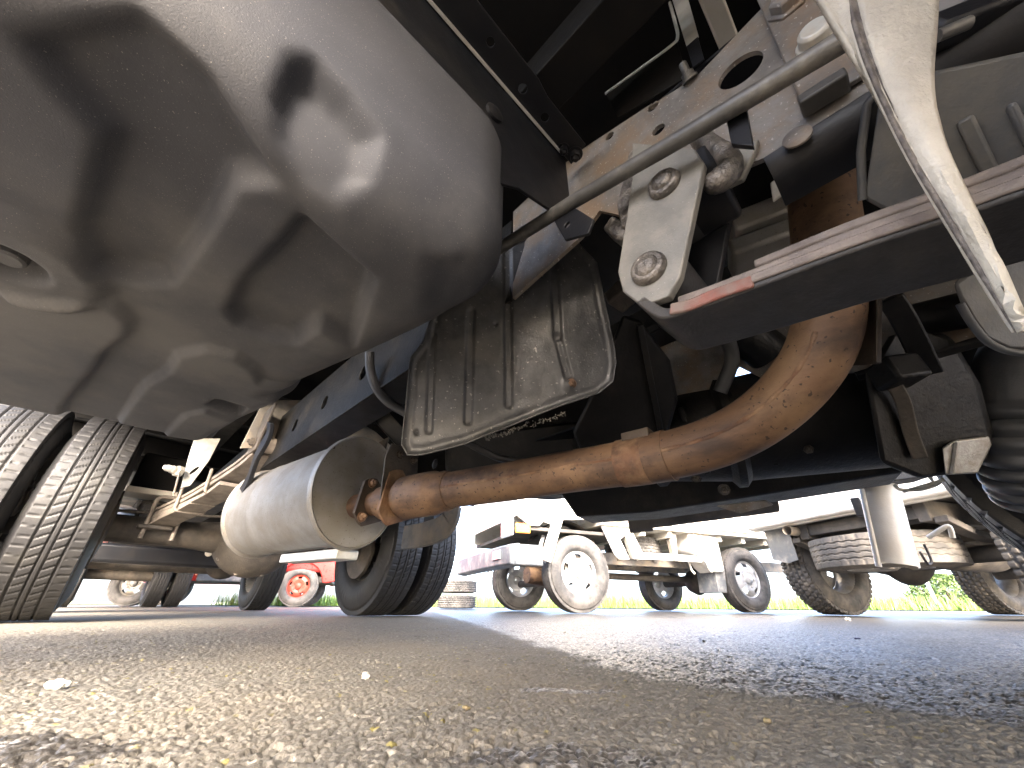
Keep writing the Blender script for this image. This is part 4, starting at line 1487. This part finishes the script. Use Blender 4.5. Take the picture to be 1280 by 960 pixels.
# chassis cross member with lightening holes behind the tank
cmP, cmn = V(.4, 1.62, .6), V(0, 1, 0)
cm = [(330, 500), (405, 500), (470, 540), (505, 572), (500, 600), (440, 585), (380, 560), (300, 560)]
xm = part(MB().plate([Lp(x, y, cmP, cmn) for x, y in cm], V(0, .006, 0), [circ(Lp(x, y, cmP, cmn), (1, 0, 0), (0, 0, 1), r_, 18) for x, y, r_ in ((424, 528, .026), (466, 556, .020), (372, 525, .02))]), 'cross_member', 'frame_grey', None, 30, .002)
MB().plate([Lp(x, y, V(.4, 1.70, .6), cmn) for x, y in ((360, 470), (520, 450), (520, 560), (480, 530), (420, 500))], V(0, .01, 0)).obj('cross_panel', 'rust_dark', xm, 30, .002)
MB().bar(LD(440, 480, 1.3), LD(512, 560, 1.2), .03, .05).obj('cross_brace', 'gear_black', xm, 30, .003)
part(MB().tube(spline([LD(462, 440, .92), LD(463, 462, .92), LD(470, 484, .91), LD(486, 503, .90), LD(512, 518, .89)], 6), .011, 14), 'fuel_hose', 'hose_rubber', None, 60)
part(MB().tube(spline([LD(582, 552, .80), LD(605, 564, .82), LD(630, 574, .84), LD(680, 580, .9)], 5), .008, 10), 'brake_hose', 'hose_rubber', None, 60)
# rear underrun of the truck: mudguard plates behind the far wheels
mg = part(MB().plate([V(.97, 1.96, .73), V(1.60, 1.96, .73), V(1.60, 1.93, .60), V(.97, 1.93, .60)], V(0, .004, 0)), 'mudguard', 'black_paint', None, 30, .002)
# far spring front bracket (pale curved plate beside the far wheel)
fb = part(MB().sweep(spline([La(505, 672, .885), La(530, 668, .885), La(552, 660, .885), La(563, 648, .885), La(566, 634, .885)], 5), [(-.045, -.008), (.045, -.008), (.045, .008), (-.045, .008)], up=(1, 0, 0)), 'spring_slipper', 'frame_grey', None, 40, .002)
MB().lathe([(.035, 0), (.035, .07)], La(536, 650, .90), (1, 0, 0), 24).obj('slipper_bush', 'hose_rubber', fb, 40)

# ---- wheels of the truck
T_big = tyre_mesh('tyre', .385, .22, .215, pat_highway, 'tyre', 560, 74)
for a, off in ((-.107, -.05), (-.345, .05)):
    wheel(truck, 'rear_wheel', (a - BASE.x, 2.42 - BASE.y, .385), T_big, ('big', off), (.222, .215, off), 'rim_grey')
for a, off in ((1.243, .05), (1.481, -.05)):
    wheel(truck, 'rear_wheel', (a - BASE.x, 2.42 - BASE.y, .385), T_big, ('big', off), (.222, .215, off), 'rim_grey')
wheel(truck, 'front_wheel', (1.33 - BASE.x, -.46 - BASE.y, .385), T_big, ('big', -.05), (.222, .215, -.05), 'rim_grey')
wheel(truck, 'front_wheel', (-.25 - BASE.x, -.60 - BASE.y, .385), T_big, ('big', -.05), (.222, .215, -.05), 'rim_grey')

# ------------------------------------------------------------------ neighbours in the yard
T_car = tyre_mesh('tyre', .31, .165, .185, pat_rib, 'tyre_worn', 260, 40)
T_mud = tyre_mesh('tyre', .37, .25, .215, pat_mud, 'tyre_dusty', 320, 60, .86, .010)
T_spare = tyre_mesh('tyre', .42, .22, .22, pat_rib, 'tyre_dusty', 320, 60, .86, .008, -1)
T_spare2 = tyre_mesh('tyre', .29, .165, .18, pat_mud, 'tyre_worn', 220, 44, .86, .008, -1)
T_far = tyre_mesh('tyre', .36, .20, .22, pat_rib, 'tyre', 220, 40)


def vehicle(name, label, cat, origin, xdir, group=None):
    rz = math.atan2(xdir[1], xdir[0])
    return thing(name, label, cat, (origin[0], origin[1], 0), rz, group)


# ---- white cab-over truck parked beside (x: front to rear along its near side, y: away from us)
FW, RW = Vector((.575, 3.78)), Vector((2.46, 4.56))
dx = (RW - FW).normalized()
WB = (RW - FW).length
wt = vehicle('white_truck', 'white cab-over flatbed truck parked alongside with silver steel wheels', 'truck', FW, dx)
TR = 1.26
for x in (0, WB):
    wheel(wt, 'front_wheel' if x == 0 else 'rear_wheel', (x, 0, .31), T_car, 'car', (.190, .165, -.035, 5, .045), 'rim_silver', PI / 2)
    wheel(wt, 'front_wheel' if x == 0 else 'rear_wheel', (x, TR, .31), T_car, 'car_b', (.190, .165, .035, 5, .045), 'rim_silver', PI / 2)


def side_panel(y0, th):
    pts = [(-.62, .74), (-.50, .66), (-.40, .66), (-.36, .70), (-.28, .68), (-.40, .40), (-.30, .37), (-.16, .73), (.22, .76), (.36, .46), (.40, .43), (.52, .43), (.44, .60), (.56, .68), (.56, 1.75), (-.42, 1.75), (-.62, 1.05)]
    return MB().plate([V(x, y0, z) for x, z in pts], V(0, th, 0))


cab = side_panel(-.11, .02).obj('cab', 'white_paint', wt, 30, .006)
side_panel(TR + .09, .02).obj('cab_side', 'white_paint', cab, 30, .006)
MB().plate([V(-.62, -.09, 1.05), V(-.62, TR + .09, 1.05), V(-.60, TR + .09, .74), V(-.60, -.09, .74)], V(.02, 0, 0)).obj('cab_front', 'white_paint', cab, 30, .004)
MB().plate([V(-.62, -.09, 1.06), V(-.62, TR + .09, 1.06), V(-.44, TR + .09, 1.70), V(-.44, -.09, 1.70)], V(.01, 0, 0)).obj('windscreen', 'lamp_glass', cab, 30)
MB().box((.06, TR / 2, 1.76), (1.0, TR + .22, .03)).obj('cab_roof', 'white_paint', cab, 30, .01)
MB().box((.555, TR / 2, 1.16), (.02, TR + .18, 1.1)).obj('cab_back', 'white_paint', cab, 30, .004)
MB().box((.02, TR / 2, .64), (1.05, TR + .16, .03)).obj('cab_underfloor', 'under_brown', cab, 30, .004)
wa = MB()
ar = [(.40 * math.cos(t), .34 + .43 * math.sin(t)) for t in np.linspace(PI * .80, PI * .20, 15)]
vs = [V(x, y, z) for x, z in ar for y in (.12, .30)]
fs = [(2 * i, 2 * i + 1, 2 * i + 3, 2 * i + 2) for i in range(14)]
wa.add(vs, fs)
wo = wa.obj('wheel_arch', 'under_brown', cab, 50)
wo.modifiers.new('thick', 'SOLIDIFY').thickness = .004
# grey bumper with a lamp and the beams behind it
bp = MB().sweep([(-.64, -.14, .42), (-.66, .05, .42), (-.67, TR / 2, .42), (-.66, TR - .05, .42), (-.64, TR + .14, .42)], [(-.05, -.09), (.05, -.075), (.05, .075), (-.05, .09)]).obj('bumper', 'grey_plastic', wt, 30, .012)
MB().box((-.52, -.125, .42), (.26, .05, .16)).obj('bumper_corner', 'grey_plastic', bp, 30, .012)
MB().box((-.715, .10, .43), (.012, .18, .07)).obj('fog_lamp', 'lamp_glass', bp, 30, .004)
hl = MB().box((-.625, .08, .66), (.03, .26, .16)).obj('headlight', 'lamp_glass', wt, 30, .02)
MB().box((-.625, TR - .08, .66), (.03, .26, .16)).obj('headlight', 'lamp_glass', wt, 30, .02)
MB().box((-.56, -.115, .63), (.14, .012, .08)).obj('turn_signal', 'amber', wt, 30, .006)
# suspension arms and a rusty silencer behind the bumper
MB().tube([(-.34, .30, .30), (-.10, .32, .29), (.14, .30, .30)], [.07, .085, .07], 20).obj('silencer', 'rust_pipe', wt, 50)
MB().tube([(0, .05, .26), (0, TR - .05, .26)], .035, 16).obj('front_axle', 'under_brown', wt, 50)
arm = MB().plate([V(-.10, -.02, .42), V(-.04, -.02, .62), V(.02, -.02, .62), V(-.04, -.02, .36), V(-.06, -.02, .24), V(-.13, -.02, .24)], V(0, .03, 0)).obj('suspension_arm', 'frame_grey', wt, 30, .006)
MB().plate([V(-.26, .16, .50), V(-.20, .16, .52), V(-.02, .16, .30), V(-.06, .16, .26), V(-.22, .16, .40)], V(0, .03, 0)).obj('suspension_arm', 'galv', wt, 30, .006)
MB().tube(spline([(-.30, .02, .60), (-.34, .0, .48), (-.26, .0, .36), (-.14, .02, .34)], 6), .018, 12).obj('steering_hose', 'galv', wt, 60)
for y in (.32, .94):
    MB().box((WB / 2 + .35, y, .475), (WB + 1.5, .05, .11)).obj('frame_rail', 'frame_grey', wt, 30, .004)
for x in (.7, 1.15, 1.55, 2.3):
    MB().box((x, TR / 2, .50), (.05, TR - .55, .08)).obj('frame_crossmember', 'frame_grey', wt, 30, .004)
MB().tube([(.35, .63, .34), (WB - .1, .63, .33)], .035, 18).obj('propeller_shaft', 'under_brown', wt, 50)
MB().tube([(WB, .1, .31), (WB, TR - .1, .31)], .045, 18).obj('rear_axle', 'under_brown', wt, 50)
MB().lathe([(.03, -.13), (.11, -.09), (.14, 0), (.11, .09), (.03, .12)], (WB, .63, .31), (1, 0, 0), 24).obj('differential', 'under_brown', wt, 50)
for y in (.18, 1.08):
    MB().sweep(spline([(WB - .5, y, .44), (WB - .25, y, .385), (WB, y, .37), (WB + .25, y, .385), (WB + .5, y, .44)], 4), [(-.03, -.018), (.03, -.018), (.03, .018), (-.03, .018)]).obj('leaf_spring', 'under_brown', wt, 30, .004)
bed = MB().box((WB / 2 + .60, TR / 2, .74), (WB + .75, TR + .30, .06)).obj('flatbed', 'cream_paint', wt, 30, .006)
MB().box((WB / 2 + .60, -.155, .90), (WB + .75, .025, .30)).obj('bed_side', 'white_paint', bed, 30, .006)
MB().box((WB / 2 + .60, TR + .155, .90), (WB + .75, .025, .30)).obj('bed_side', 'white_paint', bed, 30, .006)
MB().box((WB + 1.0, TR / 2, .90), (.025, TR + .28, .30)).obj('tailgate', 'white_paint', bed, 30, .006)
for x in (.72, 1.05, 1.38, 1.72, 2.06, 2.4, 2.7):
    MB().box((x, TR / 2, .68), (.05, TR + .22, .06)).obj('bed_crossmember', 'cream_paint', bed, 30, .004)
# side rail below the bed, cream stays, white tool box and a splash panel before the rear wheel
MB().box((1.02, -.05, .475), (.86, .03, .06)).obj('side_guard', 'galv', wt, 30, .005)
for x in (.50, 1.05):
    MB().plate([V(x, -.09, .70), V(x + .10, -.09, .70), V(x + (.22 if x < .9 else .06), -.09, .44), V(x + (.08 if x < .9 else .02), -.09, .44)], V(0, .05, 0)).obj('side_stay', 'cream_paint' if x < .9 else 'frame_grey', wt, 30, .004)
tb = [(1.30, .72), (1.30, .55), (1.34, .52), (1.42, .50), (1.50, .40), (1.56, .36), (1.68, .36), (1.70, .40), (1.70, .72)]
MB().plate([V(x, -.10, z) for x, z in tb], V(0, .22, 0)).obj('tool_box', 'white_paint', wt, 30, .02)
MB().plate([V(1.60, -.06, .40), V(1.74, -.06, .40), V(1.70, -.06, .18), V(1.58, -.06, .18)], V(.02, .26, 0)).obj('splash_panel', 'grey_plastic', wt, 30, .004)
for x, y, z in ((1.46, -.10, .43), (1.38, .05, .42)):
    MB().tube([(x, y, z + .06), (x + .02, y, z - .04), (x + .05, y, z - .07)], .012, 10).obj('rope_hook', 'cream_paint', wt, 60)
w = wheel(wt, 'spare_wheel', (.92, .34, .60), T_spare2, 'spare2', (.185, .165, .03, 5, .045), 'rim_silver', 0, 0, (0, PI / 2, 0))
MB().tube([(.92, .20, .74), (.92, .20, .52), (.90, .26, .47)], .008, 8).obj('spare_carrier', 'cream_paint', wt, 60)

# ---- pickup on the right: seen from under its tail, far-side wheels in view (x: forwards, y: to its far side)
pk = vehicle('pickup', 'light pickup with knobbly tyres and dusty spare wheel slung below', 'pickup', (2.77, 3.75), (.957, .29))
for x, nm in ((0, 'rear_wheel'), (2.25, 'front_wheel')):
    for y, off in ((0, .06), (-1.42, -.06)):
        wheel(pk, nm, (x, y, .37), T_mud, ('mud', off), (.222, .25, off, 6, .05), 'rim_grey', PI / 2)


def pk_box(c, s, name, m, parent=None, bev=.006): return MB().box(c, s).obj(name, m, parent or pk, 30, bev)


bdy = pk_box((1.10, -.71, .70), (3.3, 1.66, .05), 'underbody', 'under_brown')
pk_box((1.10, -1.55, .84), (3.3, .05, .36), 'body_side', 'white_paint', bdy)
pk_box((1.10, .13, .84), (3.3, .05, .36), 'body_side', 'white_paint', bdy)
pk_box((-.57, -.71, .82), (.05, 1.62, .36), 'tailgate', 'white_paint', bdy)
pk_box((2.77, -.71, .80), (.05, 1.62, .40), 'front_panel', 'white_paint', bdy)
pk_box((1.7, -.71, 1.28), (1.5, 1.5, .50), 'cabin', 'white_paint', bdy, .08)
pk_box((-.63, -.71, .70), (.07, 1.60, .10), 'rear_bumper', 'white_paint', None, .02)
for y in (-.30, -1.12):
    pk_box((1.10, y, .60), (3.2, .07, .13), 'frame_rail', 'under_brown')
for x in (-.45, .30, 1.1, 1.9, 2.6):
    pk_box((x, -.71, .60), (.06, .78, .08), 'frame_crossmember', 'under_brown')
MB().tube([(0, -.05, .37), (0, -1.37, .37)], .05, 18).obj('rear_axle', 'under_brown', pk, 50)
MB().lathe([(.03, -.15), (.13, -.1), (.17, 0), (.13, .1), (.03, .13)], (0, -.62, .37), (1, 0, 0), 24).obj('differential', 'under_brown', pk, 50)
for y in (-.22, -1.2):
    MB().sweep(spline([(-.5, y, .54), (-.25, y, .46), (0, y, .44), (.35, y, .46), (.7, y, .54)], 4), [(-.035, -.02), (.035, -.02), (.035, .02), (-.035, .02)]).obj('leaf_spring', 'under_brown', pk, 30, .004)
MB().tube(spline([(2.3, -.5, .46), (1.6, -.46, .44), (.8, -.42, .45), (.3, -.36, .48)], 6), .035, 14).obj('exhaust_pipe', 'under_brown', pk, 50)
MB().lathe([(.11, 0), (.135, .02), (.135, .52), (.11, .54)], (.85, -.46, .44), (1, 0, 0), 28, 1.2, .8).obj('silencer', 'under_brown', pk, 50)
MB().lathe([(.10, 0), (.12, .02), (.12, .40), (.10, .42)], (1.65, -.75, .40), (1, 0, 0), 28, 1.3, .7).obj('transfer_case', 'under_brown', pk, 50)
MB().tube([(2.25, -.05, .36), (2.25, -1.37, .36)], .05, 18).obj('front_axle', 'under_brown', pk, 50)
MB().tube([(-.64, -.28, .60), (-.52, -.26, .60)], .035, 16, False).obj('tow_tube', 'frame_grey', pk, 60)
MB().plate([V(-.45, .10, .66), V(-.45, -.14, .66), V(-.45, -.14, .40), V(-.45, -.04, .38), V(-.45, .10, .42)], V(.006, 0, 0)).obj('mud_flap', 'grey_plastic', pk, 30, .003)
MB().bar((.22, -.30, .33), (.40, -.34, .30), .06, .05).obj('axle_bracket', 'frame_grey', pk, 30, .004)
wheel(pk, 'spare_wheel', (-.33, -.70, .40), T_spare, 'spare', (.228, .26, .06, 6, .05), 'rim_grey', 0, 0, (math.radians(3), PI / 2, 0))
MB().tube([(-.33, -.70, .66), (-.33, -.70, .44)], .012, 10).obj('spare_carrier', 'frame_grey', pk, 60)

# ---- truck behind ours, its nose towards us
nt_ = thing('dark_truck', 'dark truck nosed up behind the rear axle with black underrun bar', 'truck',
            ((.55 - 4.35) / R2, (.55 + 4.35) / R2, 0), PI / 4)
for a, l in ((.62, 0), (-.70, 0)):
    wheel(nt_, 'front_wheel', (a, l, .36), T_far, 'far', (.225, .2, .04), 'rim_grey')
for a in (.22, .44, -.60, -.82):
    wheel(nt_, 'rear_wheel', (a, 3.1, .36), T_far, 'far', (.225, .2, .04), 'rim_grey')
ub = MB().tube([(-.95, -.55, .46), (-.9, -.62, .45), (.05, -.62, .45), (.20, -.58, .45), (.24, -.40, .45)], .035, 18).obj('underrun_bar', 'black_paint', nt_, 60)
MB().box((-.15, -.30, .36), (1.1, .10, .12)).obj('front_beam', 'black_paint', nt_, 30, .02)
MB().tube([(-.62, 0, .33), (.55, 0, .33)], .06, 18).obj('front_axle', 'axle_dirt', nt_, 50)
MB().lathe([(.02, -.1), (.12, -.06), (.14, 0), (.12, .06), (.02, .1)], (.28, -.1, .37), (0, 1, 0), 24).obj('hub_housing', 'axle_dirt', nt_, 50)
mb = MB()
mb.lathe([(.025, 0), (.025, .012), (.012, .014)], (.10, -.36, .40), (0, -1, 0), 16)
mb.obj('tow_plug', 'cream_cover', nt_, 35)
MB().box((-.05, 1.6, .62), (.80, 4.2, .16)).obj('chassis', 'deep_black', nt_, 30, .01)
MB().box((-.05, 2.9, 1.2), (1.9, 3.4, .95)).obj('cargo_box', 'white_paint', nt_, 30, .02)
cb_ = MB().box((-.05, .35, 1.25), (1.75, 1.6, 1.05)).obj('cab', 'grey_plastic', nt_, 30, .06)
MB().box((-.05, -.46, 1.45), (1.5, .02, .5)).obj('windscreen', 'lamp_glass', cb_, 30, .006)
MB().tube([(-.62, 3.1, .36), (.4, 3.1, .36)], .06, 18).obj('rear_axle', 'axle_dirt', nt_, 50)

# ---- red van farther off
rv_ = vehicle('red_van', 'red van with grey bumper and orange red wheel rims', 'van', (-3.62, 7.45), (.95, .31))
wheel(rv_, 'front_wheel', (0, 0, .31), T_car, 'redrim', (.190, .165, -.035, 5, .045), 'rim_red', PI / 2)
wheel(rv_, 'front_wheel', (0, 1.4, .31), T_car, 'redrim', (.190, .165, -.035, 5, .045), 'rim_red', PI / 2)
for y in (0, 1.4):
    wheel(rv_, 'rear_wheel', (-2.3, y, .31), T_car, 'greyrim', (.190, .165, -.035, 5, .045), 'rim_grey', PI / 2)
arch = [(.37 * math.cos(t), .31 + .37 * math.sin(t)) for t in np.linspace(PI * .95, PI * .05, 13)]
pts = [(-1.9, .36), (-.42, .36)] + arch + [(.42, .36), (.7, .42), (.72, .9), (.5, 1.6), (-3.0, 1.7), (-3.05, .4), (-2.7, .36)]
rb = MB().plate([V(x, -.12, z) for x, z in pts], V(0, .03, 0)).obj('body', 'red_paint', rv_, 30, .02)
MB().plate([V(x, 1.49, z) for x, z in pts], V(0, .03, 0)).obj('body_side', 'red_paint', rb, 30, .02)
MB().box((-1.15, .70, 1.05), (3.5, 1.56, 1.05)).obj('body_core', 'red_paint', rb, 30, .05)
MB().box((-.95, -.15, .52), (1.05, .06, .34)).obj('sill_cover', 'grey_plastic', rv_, 30, .02)
MB().box((-.78, -.185, .55), (.16, .012, .09)).obj('plate', 'white_paint', rv_, 30, .004)
MB().box((-1.1, .70, .42), (3.2, 1.3, .1)).obj('underfloor', 'under_brown', rv_, 30, .01)

# ---- stack of loose tyres far behind
for k, z in enumerate((.10, .30)):
    t = bpy.data.objects.new('loose_tyre', T_spare2)
    C.objects.link(t)
    t.location = (-.80, 6.6 + .02 * k, z - .01)
    t.rotation_euler = (0, PI / 2, .4 * k)
    tag(t, 'worn grey tyre lying flat in low stack', 'tyre', 'tyres stacked on the asphalt')
    t['label'] = 'worn grey tyre lying at the bottom of low stack' if k == 0 else 'worn grey tyre lying on top of low stack'

# ------------------------------------------------------------------ verge: grass, posts, bush
vg = MB().add([(-60, 9.5, .012), (80, 8.2, .012), (80, 60, .03), (-60, 60, .03)], [(0, 1, 2, 3)]).obj('verge', 'verge', None, 0)
tag(vg, 'grass verge at the edge of the yard', None, None, 'structure')
N_ = 16000
gx0 = rng.uniform(-6, 22, N_)
gy0 = 8.9 + rng.uniform(0, 1, N_) ** 1.6 * 6
gh = rng.uniform(.10, .32, N_) * (0.7 + .6 * vnoise(gx0 * .9, gy0 * .9, 5))
th = rng.uniform(0, PI, N_)
gw = rng.uniform(.007, .018, N_)
lx, ly = rng.normal(0, .05, N_), rng.normal(0, .05, N_)
p0 = np.stack([gx0 - gw * np.cos(th), gy0 - gw * np.sin(th), np.full(N_, .01)], -1)
p1 = np.stack([gx0 + gw * np.cos(th), gy0 + gw * np.sin(th), np.full(N_, .01)], -1)
p2 = np.stack([gx0 + lx, gy0 + ly, gh], -1)
me = bpy.data.meshes.new('grass')
me.from_pydata(np.concatenate([p0, p1, p2]).tolist(), [], np.stack([np.arange(N_), np.arange(N_) + N_, np.arange(N_) + 2 * N_], -1).tolist())
me.materials.append(MATS['grass_green'])
go = bpy.data.objects.new('grass', me)
C.objects.link(go)
tag(go, 'bright green grass along the far edge of the asphalt', None, None, 'stuff')
for k, (px, D) in enumerate(((1172, 8.2), (334, 8.6), (855, 8.6))):
    g = ray(px, 757)
    x, y = g.x / g.y * (D * 1.15), D * 1.15
    mb = MB()
    mb.tube([(x, y, 0), (x, y, 1.15), (x, y, 1.17)], [.035, .035, .02], 12)
    mb.lathe([(.06, .0), (.06, .02), (.036, .03)], (x, y, .0), (0, 0, 1), 16)
    o = mb.obj('marker_post', 'post_metal', None, 40)
    tag(o, ('slim grey post in front of the round bush', 'slim grey post beyond the red van', 'slim grey post beyond the white truck')[k], 'post', 'posts along the grass verge')


def bush(x, y, r, h, label):
    b = thing('bush', label, 'bush', (x, y, 0))
    vs, fs = [], []
    for k in range(2600):
        u_ = random.uniform(0, 2 * PI)
        w_ = random.random() ** .5
        zz = random.random()
        rr_ = r * w_ * math.sqrt(max(0.02, 1 - zz ** 2)) * (0.75 + .5 * float(vnoise(np.array([u_ * 2.]), np.array([zz * 3.]), 3)[0]))
        c = Vector((rr_ * math.cos(u_), rr_ * math.sin(u_), zz * h + .02))
        s_ = random.uniform(.03, .07)
        d1 = Vector((random.gauss(0, 1), random.gauss(0, 1), random.gauss(0, 1))).normalized() * s_
        d2 = Vector((random.gauss(0, 1), random.gauss(0, 1), random.gauss(0, 1))).normalized() * s_ * .5
        o_ = len(vs)
        vs += [c - d1, c + d2, c + d1, c - d2]
        fs.append((o_, o_ + 1, o_ + 2, o_ + 3))
    f = MB()
    f.add(vs, fs)
    f.obj('foliage', 'leaf_green', b, 0, fix=False)
    st = MB()
    for k in range(5):
        an = k * 1.3
        st.tube([(0, 0, 0), (.3 * r * math.cos(an), .3 * r * math.sin(an), h * .4), (.6 * r * math.cos(an), .6 * r * math.sin(an), h * .7)], [.03, .02, .008], 8)
    st.obj('stem', 'bark', b, 50)
    return b


bush(10.6, 10.6, .95, .75, 'round grey green bush on the verge behind the pickup')
bush(13.6, 12.0, .8, .5, 'low spreading bush on the verge to the side of the pickup')

# ------------------------------------------------------------------ small things on the asphalt
def pebble(px, py, r, m, name, label, cat, flat=.6, group=None):
    d = ray(px, py)
    t = CAM_H / -d.z
    x, y = d.x * t, d.y * t
    bm = bmesh.new()
    bmesh.ops.create_icosphere(bm, subdivisions=3, radius=r)
    sx, sy = random.uniform(.8, 1.25), random.uniform(.8, 1.2)
    for v in bm.verts:
        n_ = v.co.normalized()
        k = 1 + .22 * math.sin(n_.x * 4 + px) * math.cos(n_.y * 5) + .10 * math.sin(n_.z * 9 + n_.x * 7)
        v.co = Vector((n_.x * sx, n_.y * sy, n_.z * flat)) * r * k
    me_ = bpy.data.meshes.new(name)
    bm.to_mesh(me_)
    bm.free()
    me_.shade_smooth()
    me_.materials.append(MATS[m])
    o = bpy.data.objects.new(name, me_)
    C.objects.link(o)
    o.location = (x, y, r * flat * .6 + .001)
    tag(o, label, cat, group)
    return o


pebble(70, 861, .0075, 'white_stone', 'stone_chip', 'white stone chip lying on the dry asphalt before the near wheel', 'stone', .5)
pebble(456, 850, .0040, 'stone', 'pebble', 'small dark pebble lying before the paired far tyres', 'pebble', .9)
pebble(706, 792, .0035, 'stone', 'pebble', 'tiny dark pebble at the edge of the damp asphalt', 'pebble', .8)
pebble(880, 803, .0028, 'gear_black', 'pebble', 'tiny black pebble on the damp asphalt', 'pebble', .8)
pebble(1072, 799, .006, 'chip_blue', 'plastic_chip', 'flat dark blue plastic chip on the damp asphalt', 'plastic chip', .25)
pebble(1060, 776, .014, 'stone', 'pebble', 'rounded pebble beside the knobbly wheel', 'pebble', .6)
pebble(582, 889, .0030, 'leaf_litter', 'leaf_crumb', 'tiny yellow leaf crumb on the brown asphalt', 'leaf', .5)
pebble(960, 905, .0028, 'leaf_litter', 'leaf_crumb', 'tiny yellow leaf crumb at the edge of the damp stain', 'leaf', .5)
